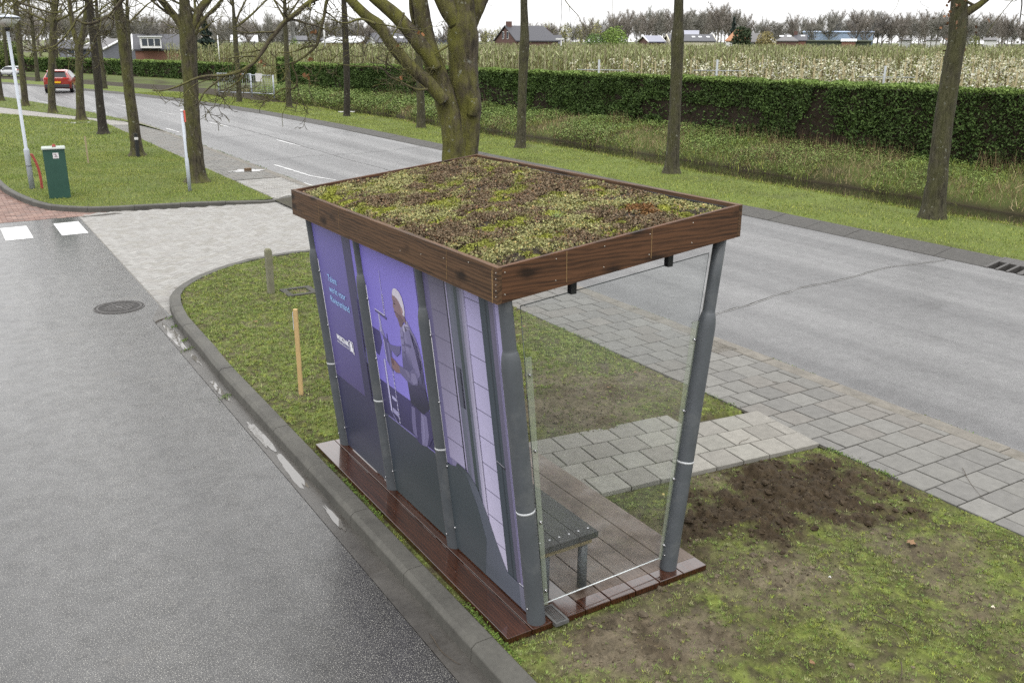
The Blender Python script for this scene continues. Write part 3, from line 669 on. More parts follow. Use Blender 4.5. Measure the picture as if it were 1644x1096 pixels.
# the man, in profile to the left of the print
pr(6, [(1.845,1.80),(1.82,1.838),(1.77,1.852),(1.71,1.838),(1.672,1.80),(1.655,1.75),(1.652,1.70),(1.668,1.650),(1.695,1.655),(1.705,1.71),(1.725,1.745),(1.765,1.772),(1.81,1.782),(1.846,1.782)], (204,198,214))
pr(5, [(1.862,1.752),(1.852,1.725),(1.862,1.700),(1.868,1.682),(1.850,1.674),(1.853,1.655),(1.842,1.645),(1.842,1.625),(1.820,1.608),(1.780,1.600),(1.765,1.545),(1.70,1.60),(1.66,1.66),(1.66,1.72),(1.70,1.80),(1.78,1.835),(1.83,1.825),(1.855,1.79)], (134,108,116))
pr(6, [(1.85,1.655),(1.83,1.652),(1.80,1.60),(1.78,1.545),(1.74,1.555),(1.70,1.61),(1.73,1.64),(1.79,1.65)], (104,82,94))
pr(7, [(1.846,1.722),(1.815,1.724),(1.815,1.712),(1.842,1.712)], (62,46,60)); pr(7, [(1.855,1.742),(1.815,1.742),(1.815,1.735),(1.852,1.734)], (110,92,104))
pr(7, [(1.715,1.715),(1.695,1.72),(1.685,1.69),(1.70,1.665),(1.715,1.68)], (160,126,128)); pr(7, [(1.852,1.653),(1.825,1.650),(1.826,1.645),(1.85,1.647)], (70,48,58))
pr(7, [(1.69,1.66),(1.665,1.65),(1.64,1.60),(1.66,1.595),(1.70,1.62)], (120,98,108))
shirt = [(1.775,1.545),(1.72,1.575),(1.655,1.60),(1.635,1.632),(1.58,1.575),(1.52,1.53),(1.48,1.46),(1.455,1.38),(1.455,1.20),(1.445,1.10),(1.425,.985),(1.55,.90),(1.76,.905),(1.775,1.02),(1.785,1.13),(1.83,1.19),(1.82,1.28),(1.80,1.40),(1.795,1.50)]
pr(5, shirt, *[(126,120,164) if z > 1.3 else (84,80,122) if z > 1.1 else (40,38,62) for u, z in shirt])
pr(6, [(1.70,1.575),(1.60,1.585),(1.50,1.50),(1.47,1.40),(1.475,1.28),(1.56,1.19),(1.62,1.22),(1.66,1.35)], (116,110,154))
pr(6, [(1.635,1.63),(1.665,1.60),(1.72,1.575),(1.745,1.53),(1.70,1.52),(1.62,1.57)], (164,158,194))
pr(6, [(1.62,1.57),(1.56,1.53),(1.50,1.46),(1.47,1.36),(1.458,1.22),(1.50,1.16),(1.53,1.30),(1.56,1.42)], (92,88,130),(92,88,130),(92,88,130),(84,80,122),(62,58,94),(50,48,80),(74,70,110),(90,86,128))
pr(7, [(1.62,1.26),(1.70,1.20),(1.83,1.20),(1.90,1.195),(1.90,1.13),(1.80,1.105),(1.68,1.10),(1.585,1.13),(1.56,1.20)], (100,94,136))
pr(8, [(1.68,1.20),(1.60,1.22),(1.575,1.15),(1.66,1.11),(1.70,1.13)], (122,116,156)); pr(8, [(1.80,1.20),(1.72,1.195),(1.70,1.15),(1.76,1.14)], (112,106,146))
pr(7, [(1.90,1.19),(1.97,1.215),(2.04,1.225),(2.055,1.19),(2.045,1.13),(1.99,1.11),(1.90,1.13)], (128,98,102)); pr(8, [(2.0,1.21),(2.045,1.215),(2.05,1.17),(2.0,1.165)], (96,70,78))
pr(7, [(1.85,1.31),(1.93,1.26),(2.03,1.29),(2.05,1.33),(1.98,1.34),(1.88,1.36),(1.82,1.38)], (96,90,140))
for z in (1.47, 1.41, 1.35): pr(8, [(1.775,z),(1.76,z),(1.76,z-.016),(1.775,z-.016)], (90,84,126))
pr(8, [(1.72,1.43),(1.62,1.44),(1.62,1.42),(1.72,1.41)], (90,84,126)); line(8, [(1.73,1.545),(1.745,1.28)], .006, (94,88,130))
pr(6, [(1.77,.925),(1.55,.90),(1.425,.985),(1.43,1.04),(1.47,1.12),(1.60,1.10),(1.70,1.08),(1.775,1.02)], (40,40,64),(38,38,60),(40,40,64),(46,44,72),(60,58,92),(60,56,90),(62,58,92),(54,52,84))
pr(5, [(1.77,.93),(1.42,.97),(1.43,.75),(1.53,.64),(1.66,.60),(1.72,.602),(1.80,.65),(1.815,.70)], (62,56,100))
pr(6, [(1.765,.90),(1.70,.90),(1.725,.75),(1.73,.63),(1.80,.66),(1.795,.76)], (104,98,142)); pr(6, [(1.60,.90),(1.50,.90),(1.50,.74),(1.56,.625),(1.655,.604),(1.635,.74)], (114,108,150))
pr(7, [(1.585,.88),(1.555,.88),(1.565,.72),(1.61,.63),(1.63,.63),(1.60,.73)], (126,120,162))
# lockers of the right-hand board
rect(1, .90, 1.34, .62, ZT, (120,112,160), (88,82,118)); rect(2, 1.15, 1.34, .62, ZT, (104,96,150), (92,84,130))
rect(3, .925, 1.17, .70, ZT, (160,152,194), (150,140,182), (92,88,116), (88,84,110))
for k in range(8): line(4, [(1.17,.86+.1965*k),(.925,.868+.1965*k)], .006, (90,84,118))
line(4, [(.925,.69),(.925,ZT)], .018, (40,40,60)); line(4, [(.905,.70),(.905,ZT)], .020, (150,142,182))
rect(2, .70, .90, .30, ZT, (92,98,118), (98,102,124)); rect(3, .755, .80, .40, ZT, (54,70,72), (60,74,80)); rect(3, .80, .84, .60, ZT, (110,108,140), (84,92,108)); rect(3, .815, .89, 1.2, 1.5, (76,80,100))
rect(3, .685, .715, .45, ZT, (168,160,196), (120,116,146)); rect(3, .65, .685, .12, ZT, (190,182,214), (140,134,172))
rect(3, .45, .66, ZB, ZT, (186,180,210), (200,192,224), (160,150,210), (150,142,196))
for z in (2.05, 1.856, 1.655, 1.461, 1.27, 1.07, .87, .67, .47, .275): line(4, [(.655,z),(.452,z+.003)], .006, (98,92,126))
line(4, [(.648,.20),(.648,ZT)], .005, (120,112,150))
rect(3, .33, .452, ZB, ZT, (58,70,82), (54,68,80)); rect(4, .37, .385, ZB, ZT, (44,56,66)); rect(3, .275, .335, ZB, ZT, (92,88,116), (98,92,122)); rect(3, -.06, .275, ZB, ZT, (150,142,188), (158,148,206)); rect(4, .255, .272, ZB, ZT, (112,104,150))
line(5, [(.44,.96),(.33,.945)], .020, (40,42,56)); line(6, [(.44,.966),(.34,.953)], .007, (150,150,164))
# floor sweep of the picture
fl = [(1.34,ZB),(.25,ZB),(.25,.09),(.45,.10),(.50,.16),(.58,.29),(.66,.44),(.70,.50),(.78,.62),(.92,.69),(1.06,.695),(1.10,.63),(1.34,.62)]
pr(7, fl, *[(84,92,110) if u < .8 else (58,70,76) for u, z in fl]); pr(8, [(1.34,ZB),(.8,ZB),(.72,.22),(.80,.45),(.92,.64),(1.06,.66),(1.34,.60)], (60,71,78))
rect(8, -.06, .30, ZB, .085, (96,100,120), (110,110,136)); line(8, [(.30,.10),(.16,.105)], .006, (226,224,236))
ZB = .012
panels = []
def uz(u, z): p = pm(u, z, 0); return p[1]-AY*p[2], p[2]
edges_ = [(2.229, 3.30), (1.124, 2.229), (-.0, 1.124)]
for lo, hi in edges_:
    lo2, hi2 = lo+.002, hi-.002
    top = lambda u: ztop_(AX*2.2+.066, u+AY*2.2)-.165-.0
    b = MB(); c = [bp(lo2, ZB, -.5), bp(hi2, ZB, -.5), bp(hi2, ZT, -.5), bp(lo2, ZT, -.5)]
    c = np.array(c); b.hexa(np.concatenate([c, c+np.array([.006, 0, 0])]))
    o = b.build('printed_panel', M_pback, sh); panels.append(o)
    b = MB()
    for lay, pts in PR:
        W_ = [(*uz(p[0], p[1]), *p[2:5]) for p in pts]; q = clip(W_, lo2, hi2)
        if len(q) < 3: continue
        q = [p for k, p in enumerate(q) if np.hypot(p[0]-q[k-1][0], p[1]-q[k-1][1]) > 1e-6]
        if len(q) < 3: continue
        V = np.array([bp(p[0], min(max(p[1], ZB), ZT), lay) for p in q]); cc = np.array([p[2:5] for p in q]); ds = .28 if hi < 1.2 else .10; cc = cc*(1-ds)+cc.mean(1, keepdims=True)*ds*1.05
        T = np.array(tessellate_polygon([[Vector((p[0], p[1], 0)) for p in q]])); b.add(V, T, 0, cc)
    b.build('picture', M_print, o, org=ORG[sh.name], col=True)
M_tblue = plain('print_light_blue', c3(160,206,255), .4, .02, 5); M_twhite = plain('print_white', c3(238,238,246), .4, .02, 5)
def letter(body, u, z, size, mat, wid, name, rise=0., bold=0.):
    V, T = text_mesh(body, 1.); w = V[:,0].max()-V[:,0].min(); s = wid/w; V[:,1] *= size/.70
    b = MB()
    for du in ((0,) if not bold else (-bold, 0, bold)):
        P = np.array([pm(u-(x-V[:,0].min())*s+du, z+y+rise*(x-V[:,0].min())*s, 9.5+abs(du)*60+(du > 0)*.3) for x, y, _ in V]); b.add(P, T)
    return b.build(name, mat, panels[0], org=ORG[sh.name])
letter('Talent', 3.295, 1.578, .062, M_tblue, .215, 'lettering')
letter('werkt voor', 3.30, 1.478, .062, M_tblue, .385, 'lettering')
letter('Rivierenland', 3.30, 1.382, .062, M_tblue, .440, 'lettering')
letter('WERKZAAK', 3.30, 1.028, .050, M_twhite, .285, 'logo_lettering', bold=.004)
letter('RIVIERENLAND', 3.30, .998, .018, M_twhite, .28, 'logo_lettering')
b = MB()
def lp(pts, lay): 
    V = np.array([pm(u, z, lay) for u, z in pts]); b.add(V, np.array(tessellate_polygon([[Vector((u, z, 0)) for u, z in pts]])))
for seg in ([(3.005,1.098),(2.905,1.098),(2.905,1.090),(3.005,1.090)], [(2.913,1.095),(2.905,1.095),(2.905,1.0),(2.913,1.0)], [(3.005,1.095),(2.997,1.095),(2.997,1.0),(3.005,1.0)], [(3.005,1.004),(2.905,1.004),(2.905,.996),(3.005,.996)], [(2.935,1.0),(2.905,1.0),(2.907,.978)],
            [(2.975,1.0),(2.925,1.0),(2.920,1.03),(2.935,1.045),(2.930,1.075),(2.955,1.086),(2.980,1.075),(2.984,1.05),(2.978,1.035),(2.985,1.02)]): lp(seg, 9.5)
b.build('logo_emblem', M_twhite, panels[0], org=ORG[sh.name])
# pale board edges and screws beside each post
for u in U1[:3]:
    b = MB(); p, q = bp(u-.063, .012, 1), bp(u-.063, 1.80, 1)
    b.tube([p, q], [.0028, .0028], 6); o = b.build('panel_edge', M_alu, sh)
    for z in (.185, .69, 1.19, 1.69):
        c = np.array(bp(u-.068, z, 3)); bb = MB(); bb.cyl(c+np.array([.004,0,0]), c-np.array([.012,0,0]), .0075, 10); bb.build('screw', M_bolt, o)

# ------------------------------------------------------------------ bench inside the shelter
bn = world_thing('bench', 'dark plank bench on round grey legs inside the shelter', 'bench', (.32, 1.5, 0))
for k in range(3):
    xa = .095+k*.158; b = MB(); b.box((xa, .10, .405), (xa+.152, 3.0, .45))
    for y in (.17, 1.55, 2.93):
        for x in (xa+.035, xa+.115): b.cyl((x, y, .449), (x, y, .4525), .008, 10, 1)
    b.build('seat_plank', [M_bench, M_bolt], bn)
for y in (.17, 1.55, 2.93):
    b = MB(); b.box((.12, y-.035, .35), (.54, y+.035, .404)); b.build('cross_beam', M_beam, bn, bevel=.004)
    for x in (.18, .495):
        b = MB(); b.tube([(x, y+.01, .0015), (x, y+.01, .349)], [.034, .034], 20); b.build('leg', M_post, bn)
# ------------------------------------------------------------------ grass bed with bare soil round the shelter
bed = [(-.335,-7),(3.845,-7),(3.845,11.5),(2.6,11.5),(1.9,11.42),(1.49,11.31),(1.02,11.04),(.72,10.79),(.41,10.48),(.15,10.13),(.01,9.89),(-.11,9.57),(-.19,9.18),(-.24,8.8),(-.28,8.36),(-.335,6.2)]
def soil_mask(P):
    x, y = P[:, 0], P[:, 1]
    wob = (fbm(P*2.3, 3, 4)-.5)*1.1+(fbm(P*9, 8, 3)-.5)*.5
    def ell(cx, cy, rx, ry, a=0.):
        c, s = math.cos(a), math.sin(a); u = (x-cx)*c+(y-cy)*s; v = -(x-cx)*s+(y-cy)*c
        return 1-np.sqrt((u/rx)**2+(v/ry)**2)
    A = np.clip(ell(2.80, .36, 1.30, .84, -.15)*1.7+wob*1.6+(fbm(P*6, 14, 3)-.5)*1.2, 0, 1)
    B = np.clip(ell(2.55, 3.0, 1.7, 1.5)*1.5+wob*1.3-.15, 0, 1)*.8
    Cc = np.clip(ell(.55, -.52, .75, .42, -.2)*2.0+wob*1.1, 0, 1)
    D = np.clip(ell(1.9, -.45, .9, .5, -.3)*1.2+wob*1.4, 0, 1)*.7
    G = np.clip((fbm(P*2.1, 21, 5)-.50)*5+wob*.6, 0, 1)*np.where(y < 3, .5, .38)
    return A, np.maximum.reduce([B, Cc, D, G])
def bed_h(P):
    A, Bm = soil_mask(P)
    h = -.022+(fbm(P*1.1, 2, 3)-.5)*.035+(fbm(P*6, 12, 4)-.5)*.02
    clod = (fbm(P*11, 33, 4)-.42)
    h = h+A*(.004+clod*.13+(fbm(P*27, 39, 3)-.5)*.05)+Bm*(clod*.08)+Bm*(fbm(P*30, 44, 2)-.5)*.015
    ey = np.minimum(np.abs(P[:,0]-3.85), np.abs(P[:,0]+.335)); h = np.where(ey < .12, np.minimum(h, -.018+ey*.1), h)
    dk = np.maximum(np.maximum(-.30-P[:,0], P[:,0]-1.49), np.maximum(-.10-P[:,1], P[:,1]-3.46))      # flat under the deck
    h = np.where(dk < .10, np.minimum(h, -.05+np.clip(dk, 0, .1)*.3), h)
    pt = np.maximum(np.maximum(1.44-P[:,0], P[:,0]-3.9), np.maximum(.9-.02-(P[:,0]-1.44)*0-P[:,1]+(3.87-P[:,0])*.125, P[:,1]-2.37+(P[:,0]-1.47)*.15))
    h = np.where(pt < -.02, np.minimum(h, -.05), np.where(pt < .05, np.minimum(h, -.012), h))
    return h
def bed_mesh(x0, x1, y0, y1, st, name):
    nx, ny = int((x1-x0)/st)+1, int((y1-y0)/st)+1
    X, Y = np.meshgrid(np.linspace(x0, x1, nx), np.linspace(y0, y1, ny), indexing='ij'); P = np.c_[X.ravel(), Y.ravel()]
    A, Bm = soil_mask(P); z = bed_h(P)
    i = (np.arange(nx-1)[:, None]*ny+np.arange(ny-1)[None]).ravel(); F = np.stack([i, i+ny, i+ny+1, i+1], 1)
    ctr = P[F].mean(1); F = F[inpoly(ctr, bed)]
    turf = np.array(C(96,99,54,2.35)); dry = np.array(C(128,117,97,2.8)); fresh = np.array(C(84,71,53,3.3))
    mossy = np.array(C(114,124,60,2.2))
    c = turf+(mossy-turf)*np.clip((fbm(P*5, 61, 4)-.45)*5, 0, 1)[:, None]; c = c+(np.array(C(84,76,58,2.7))-c)*np.clip((fbm(P*16, 65, 3)-.5)*6, 0, 1)[:, None]*.8  # dark soil patches, also painting in the small shadows between blades
    c = c+(dry-c)*np.clip(Bm*1.3, 0, 1)[:, None]
    f2 = np.clip((fbm(P*4, 77, 4)-.45)*4, 0, 1)[:, None]*Bm[:, None]; c = c+(fresh*1.15-c)*f2*.7
    c = c+(fresh-c)*np.clip(A*1.4, 0, 1)[:, None]; c = c*(1+(fbm(P*14, 5, 3)-.5)[:, None]*.6+(fbm(P*38, 6, 2)-.5)[:, None]*.9)
    b = MB(); b.add(np.c_[P, z], F, 0, c, True); return S(b.build(name, M_soil, col=True))
M_soil = attr_mat('soil_and_turf', .95, .9, 55, .3, 70, spec=.15)
bed_mesh(-.335, 3.845, -4.0, 3.5, .02, 'grass_bed_ground'); bed_mesh(-.335, 3.845, 3.5, 11.52, .04, 'grass_bed_ground')
b = MB(); b.poly([(-.335,-30),(3.845,-30),(3.845,-4),(-.335,-4)], -.03); S(b.build('grass_bed_ground', M_lawn))
M_blade = attr_mat('grass_blades', .7, 0, 60, .15, 30, spec=.1)
GC = np.array([C(136,158,72,2), C(152,170,80,2), C(112,138,54,2), C(168,172,100,2), C(104,122,54,2), C(160,172,64,2)])
def grass(n, poly, hf, length, width, name, dens=None, cols=GC, lean=.8, dark=1., zf=None):
    P = np.array(poly); lo, hi = P.min(0), P.max(0)
    Q = rng.uniform(lo, hi, (n, 2)); Q = Q[inpoly(Q, poly)]
    if dens is not None: Q = Q[rng.random(len(Q)) < dens(Q)]
    n = len(Q); z = hf(Q) if callable(hf) else np.full(n, hf)
    a = rng.uniform(0, 2*np.pi, n); l = rng.gamma(4, length/4, n).clip(length*.3, length*2.4); le = rng.uniform(.1, lean, n)
    D = np.c_[np.cos(a)*l*le, np.sin(a)*l*le, l*np.sqrt(1-(le*.9)**2)]; th = rng.uniform(0, 2*np.pi, n); wd_ = width*rng.uniform(.6, 1.4, n)
    W = np.c_[np.cos(th)*wd_, np.sin(th)*wd_, np.zeros(n)]
    f = np.clip((fbm(Q*1.3, 81, 4)-.35)*3, 0, 1); idx = np.where(rng.random(n) < f, rng.integers(0, 3, n), rng.integers(2, len(cols), n)); 
    col = cols[idx]*rng.uniform(.7, 1.3, (n, 1))*(.85+.35*fbm(Q*.6, 83, 3))[:, None]
    b = MB(); b.blades(np.c_[Q, z-.003], D, W, 0, col)
    return S(b.build(name, M_blade, col=True), 'stuff')
def dens_near(Q):
    A, Bm = soil_mask(Q)
    d = 1-np.clip(A*1.15+Bm*.80, 0, .975)
    d *= np.clip(.1+3.2*(fbm(Q*7, 15, 4)-.36), .06, 1)*np.clip((fbm(Q*22, 19, 2)-.2)*2.2, .15, 1)
    deck = (Q[:,0] > -.275) & (Q[:,0] < 1.45) & (Q[:,1] > -.075) & (Q[:,1] < 3.43); path_ = inpoly(Q, [(1.44,1.18),(3.87,.93),(3.87,2.02),(1.44,2.38)])
    return np.where(deck | path_, 0, d)
near = [(-.33,-3.2),(3.84,-3.2),(3.84,3.5),(-.33,3.5)]
GCN = np.array([C(126,146,76,1.7), C(140,156,90,1.8), C(108,128,64,1.75), C(162,164,116,1.9), C(118,126,78,1.75), C(156,162,84,1.85)])
grass(300000, near, bed_h, .020, .0015, 'grass', dens_near, GCN, .95)
grass(240000, [p if p[1] > 3.5 else (p[0], 3.5) for p in bed], bed_h, .024, .0024, 'grass', dens_near, GCN, .95)
def tufts(n, poly, hf, nb, length, width, spread, dens, cols, name='grass_tufts'):
    lo, hi = np.array(poly).min(0), np.array(poly).max(0); Q = rng.uniform(lo, hi, (n, 2)); Q = Q[inpoly(Q, poly)]; Q = Q[rng.random(len(Q)) < dens(Q)]; n = len(Q)
    sz = rng.uniform(.5, 1.4, n); tc = cols[rng.integers(0, len(cols), n)]*rng.uniform(.75, 1.35, (n, 1))
    a = rng.uniform(0, 2*np.pi, (n, nb)); rr = rng.uniform(0, 1, (n, nb))*spread*sz[:, None]; X = Q[:, :1]+np.cos(a)*rr; Y = Q[:, 1:]+np.sin(a)*rr; P = np.c_[X.ravel(), Y.ravel()]
    l = (length*sz[:, None]*rng.uniform(.5, 1.2, (n, nb))).ravel(); le = rng.uniform(.25, .95, n*nb); a2 = a.ravel()+rng.normal(0, .6, n*nb)
    D = np.c_[np.cos(a2)*l*le, np.sin(a2)*l*le, l*np.sqrt(1-(le*.9)**2)]; W = np.c_[-np.sin(a2), np.cos(a2), 0*a2]*(width*rng.uniform(.6, 1.3, n*nb))[:, None]
    b = MB(); b.blades(np.c_[P, hf(P)-.003], D, W, 0, np.repeat(tc, nb, 0)*rng.uniform(.75, 1.25, (n*nb, 1))); return S(b.build(name, M_blade, col=True), 'stuff')
def dens_tuft(Q): A, Bm = soil_mask(Q); return np.clip((dens_near(Q)*.9+.30)*(dens_near(Q) > 0)*(1-np.clip(A*1.3+Bm*.75, 0, .97)), 0, 1)
tufts(34000, near, bed_h, 12, .024, .0021, .012, dens_tuft, np.r_[GCN, GCN[:2], [np.array(C(160,172,80,2.1))]])
tufts(36000, [p if p[1] > 3.5 else (p[0], 3.5) for p in bed], bed_h, 11, .034, .0030, .016, dens_tuft, np.r_[GCN, GCN[:2], [np.array(C(160,172,80,2.1))]])
# little broad leaves, clover and moss cushions in the bed
n = 9000; Q = rng.uniform([-.33,-3.2], [3.84,11.3], (n, 2)); Q = Q[inpoly(Q, bed)]; Q = Q[rng.random(len(Q)) < dens_near(Q)*np.clip((fbm(Q*1.7, 99, 4)-.42)*6, 0, 1)]
n = len(Q); A = unit(n); A[:,2] *= .35; A *= rng.uniform(.004, .010, (n, 1)); B = np.cross(A, np.array([0, 0, 1.])+unit(n)*.3); B *= .55*np.linalg.norm(A, axis=1)[:, None]/np.linalg.norm(B, axis=1)[:, None]
b = MB(); b.cards(np.c_[Q, bed_h(Q)+rng.uniform(.006, .022, n)], A, B, 0, np.array([C(112,140,58), C(134,156,70), C(100,128,60)])[rng.integers(0, 3, n)]*rng.uniform(.75, 1.25, (n, 1))); S(b.build('ground_cover', M_leaf, col=True), 'stuff')
# soil clods
def lump(c, r, n=5, seed=0):
    th = np.linspace(0, np.pi, n+1); ph = np.arange(2*n)*np.pi/n
    D = np.array([(math.sin(a)*math.cos(p), math.sin(a)*math.sin(p), math.cos(a)) for a in th for p in ph]); k = 2*n
    V = c+D*r*(1+(fbm(D*1.7+seed*3.7, seed % 97, 3)-.5)*2.0)[:, None]*np.array([1, 1, .62])
    F = [(i*k+j, (i+1)*k+j, (i+1)*k+(j+1) % k, i*k+(j+1) % k) for i in range(n) for j in range(k)]
    return V, np.array(F)
b = MB(); Q = rng.uniform([-.2,-2.6], [3.8,3.8], (9000, 2)); A, Bm = soil_mask(Q); wgt = np.clip(A*1.0+Bm*.30, 0, 1)*(dens_near(Q) > 0); Q = Q[rng.random(len(Q)) < wgt*.5]; hz_ = bed_h(Q); Aq, _ = soil_mask(Q)
for k, (q, h) in enumerate(zip(Q, hz_)):
    r = min(.034, rng.gamma(2, .0052)+.004); V, F = lump(np.array([*q, h+r*.15]), r, 3 if r < .014 else 4, k)
    b.add(V, F, 0, np.array(C(88,75,58,3.) if Aq[k] > .3 else C(130,118,99,2.6))*rng.uniform(.75, 1.2), False)
S(b.build('soil_clods', M_soil, col=True), 'stuff')
b = MB(); n = 26000; Q = rng.uniform([-.3,-2.8], [3.82,5.0], (n, 2)); A, Bm = soil_mask(Q); k = (rng.random(n) < np.clip(A*.5+Bm*1.0+.06, 0, 1)) & (dens_near(Q) > 0); Q, Bk, Ak = Q[k], Bm[k], A[k]; n = len(Q)
rr_ = rng.gamma(2.2, .0019, n).clip(.0022, .012); U = np.array([(1,0,0),(-1,0,0),(0,1,0),(0,-1,0),(0,0,1),(0,0,-1)], float); V = U[None]*rr_[:, None, None]*rng.uniform(.5, 1.5, (n, 6, 1))+rng.normal(0, .2, (n, 6, 3))*rr_[:, None, None]+np.c_[Q, bed_h(Q)+rr_*.3][:, None]
F = (np.arange(n)[:, None, None]*6+np.array([(0,2,4),(2,1,4),(1,3,4),(3,0,4),(2,0,5),(1,2,5),(3,1,5),(0,3,5)])[None]).reshape(-1, 3)
cc = np.where(Ak[:, None] > .3, np.array(C(84,71,53,3.2)), np.array(C(124,112,92,2.7)))*rng.uniform(.55, 1.3, (n, 1)); b.add(V.reshape(-1, 3), F, 0, np.repeat(cc, 6, 0)); S(b.build('soil_crumbs', M_soil, col=True), 'stuff')
n = 7000; Q = rng.uniform([-.3,-2.8], [3.82,8.0], (n, 2)); Q = Q[dens_near(Q) > 0]; n = len(Q); a = rng.uniform(0, 6.28, n); l = rng.uniform(.01, .035, n); W = np.c_[-np.sin(a), np.cos(a), 0*a]*.0012
b = MB(); b.blades(np.c_[Q, bed_h(Q)+.006], np.c_[np.cos(a)*l, np.sin(a)*l, rng.uniform(0, .012, n)], W, 0, np.array([C(176,160,118,2.4), C(150,130,96,2.4), C(110,92,70,2.4)])[rng.integers(0, 3, n)]*rng.uniform(.7, 1.2, (n, 1))); S(b.build('dead_grass', M_blade, col=True), 'stuff')
# moss and weeds in the joint between kerb and deck, along gutter and kerb strip
def tuft_strip(pts, n, spread, size, cols, name, z):
    P = np.array(pts, float); d = np.r_[0, np.cumsum(np.hypot(*np.diff(P, axis=0).T))]; s = rng.uniform(0, d[-1], n); s = s[fbm(np.c_[s*2.2, s*0], 7, 3) > .5] if n > 200 else s; n = len(s)
    Q = np.c_[np.interp(s, d, P[:,0]), np.interp(s, d, P[:,1])]+rng.normal(0, spread, (n, 2))
    if n == 0: return None
    A = unit(n)*rng.uniform(.4, 1, (n, 1))*size; B = np.cross(A, unit(n)); B *= size*.5/(np.linalg.norm(B, axis=1)[:, None]+1e-9)
    b = MB(); b.cards(np.c_[Q, z+rng.uniform(0, size*1.3, n)], A, B, 0, np.array(cols)[rng.integers(0, len(cols), n)]*rng.uniform(.7, 1.3, (n, 1))); return S(b.build(name, M_leaf, col=True), 'stuff')
WG = [C(104,136,50), C(126,150,64), C(90,112,48)]
tuft_strip([(-.30,-.3),(-.30,3.4)], 2200, .012, .007, WG, 'kerb_weeds', -.02)
tuft_strip([(5.375,.2),(5.375,11)], 1700, .016, .008, WG+[C(140,132,90)], 'roadside_weeds', -.035)
tuft_strip([(5.375,18.4),(5.375,40)], 900, .03, .016, WG, 'roadside_weeds', -.035)
for (x, y) in ((-.62,7.2),(-.66,5.3),(-.50,8.75),(-.52,8.3),(-.56,7.6)): tuft_strip([(x,y),(x+.12,y+.12)], 60, .025, .009, WG, 'gutter_weeds', -.11)
tuft_strip([(3.86,-2),(3.86,.9)], 1500, .02, .008, WG, 'path_edge_weeds', -.02); tuft_strip([(3.86,2.1),(3.86,11)], 1500, .02, .008, WG, 'path_edge_weeds', -.02)

# ------------------------------------------------------------------ lawns across the side road
isl_in = [(-1.75,40),(-1.72,34),(-1.62,27),(-1.49,23.4),(-1.42,22.4),(-1.27,21.3),(-1.13,20.5),(-.98,19.85),(-.79,19.3),(-.54,18.88),(-.25,18.57),(.05,18.39),(.42,18.27),(.8,18.2),(1.5,18.05),(2.3,17.87),(3.2,17.58),(3.6,17.45),(3.84,17.5)]
path_lo = [(3.84,40.5),(3.6,43.2),(2.9,44.3),(.2,49.9),(-6,55.5),(-20,66)]
path_hi = [(5.17,40.2),(4.7,42.5),(3.3,46.1),(.5,55.0),(-6,61),(-20,71.5)]
island = isl_in+path_lo[:4]+[(-1.7,51.5)]
b = MB(); b.poly(island, -.004); S(b.build('lawn', M_lawn))
b = MB(); b.poly([(-40,60),(-1.75,52),(-1.9,27),(-40,27)], -.02); S(b.build('lawn', M_lawn))
verge_l = [(5.17,40.2),(5.3,36),(4.95,43.07),(4.25,49),(3.47,53.99),(2.68,58.7),(1.23,66.67),(-2.05,78),(-7,92),(-16,112),(-40,150),(-60,140),(-20,71.5),(-6,61),(.5,55.0),(3.3,46.1),(4.7,42.5)]
b = MB(); b.poly(verge_l, -.004); S(b.build('verge', M_lawn))
b = MB(); b.poly(path_lo+path_hi[::-1], -.016); S(b.build('footpath', plain('paving_distant', C(164,160,154), .8, .12, 5, .2, 40, 'World')))
GCL = np.array([C(136,156,72,2.2), C(154,170,84,2.2), C(114,134,58,2.2), C(174,178,110,2.2), C(138,150,76,2.2), C(184,190,92,2.2)])
def dl(Q): return np.clip(.35+1.4*(fbm(Q*1.1, 25, 4)-.2), .1, 1)
grass(150000, [p for p in island if p[1] < 30]+[(3.84,30),(-1.7,30)], 0.0-.004, .035, .0042, 'grass', dl, GCL, .9)
grass(60000, [(-1.75,30),(3.84,30),(3.84,40.5),(3.6,43.2),(2.9,44.3),(.2,49.9),(-1.7,51.5)], -.004, .05, .008, 'grass', dl, GCL, .9)
grass(30000, [(5.17,40.2),(4.95,43.07),(4.25,49),(3.47,53.99),(2.68,58.7),(1.23,66.67),(-6,70),(-6,61),(.5,55.0),(3.3,46.1)], -.004, .06, .010, 'grass', dl, GCL, .9)

# ------------------------------------------------------------------ verge, ditch and bank beyond the main road
def edge_r(y): return edge(right_e, y)
yk = np.r_[np.linspace(-40, 8, 25), np.linspace(9, 60, 86), np.linspace(62, 116, 28)]
prof = [(.57,.035),(1.3,.035),(2.4,.02),(3.6,.01),(4.0,-.02),(4.35,-.16),(4.8,-.46),(5.4,-.66),(7.75,-.68),(8.0,-.56),(8.2,-.34),(8.6,-.12),(9.2,.06),(9.9,.18),(10.4,.24),(11.6,.22),(13.0,.15)]
def ditch_fade(y): return np.clip((66-y)/8, 0, 1)
ox = np.array([p[0] for p in prof]); oz = np.array([p[1] for p in prof])
def bank_x(o, y): return edge_r(y)+o
def bank_z(o, y):
    z = np.interp(o, ox, oz); f = ditch_fade(y); z = np.where(z < 0, z*f, z)
    P = np.c_[o*1.0, y]
    lump_ = (fbm(P*1.2, 41, 4)-.5)*np.interp(o, [3.4, 5, 8, 8.9, 12], [.0, .02, .02, .30, .2])
    return z+lump_+(fbm(np.c_[o*2, y*2], 47, 3)-.5)*.03
def wig(y): return (fbm(np.c_[y*.35, y*0], 5, 4)-.5)*.7
oo = np.unique(np.r_[np.arange(.57, 13.01, .22), 13.0])
O, YY = np.meshgrid(oo, yk, indexing='ij'); o1, y1_ = O.ravel(), YY.ravel()
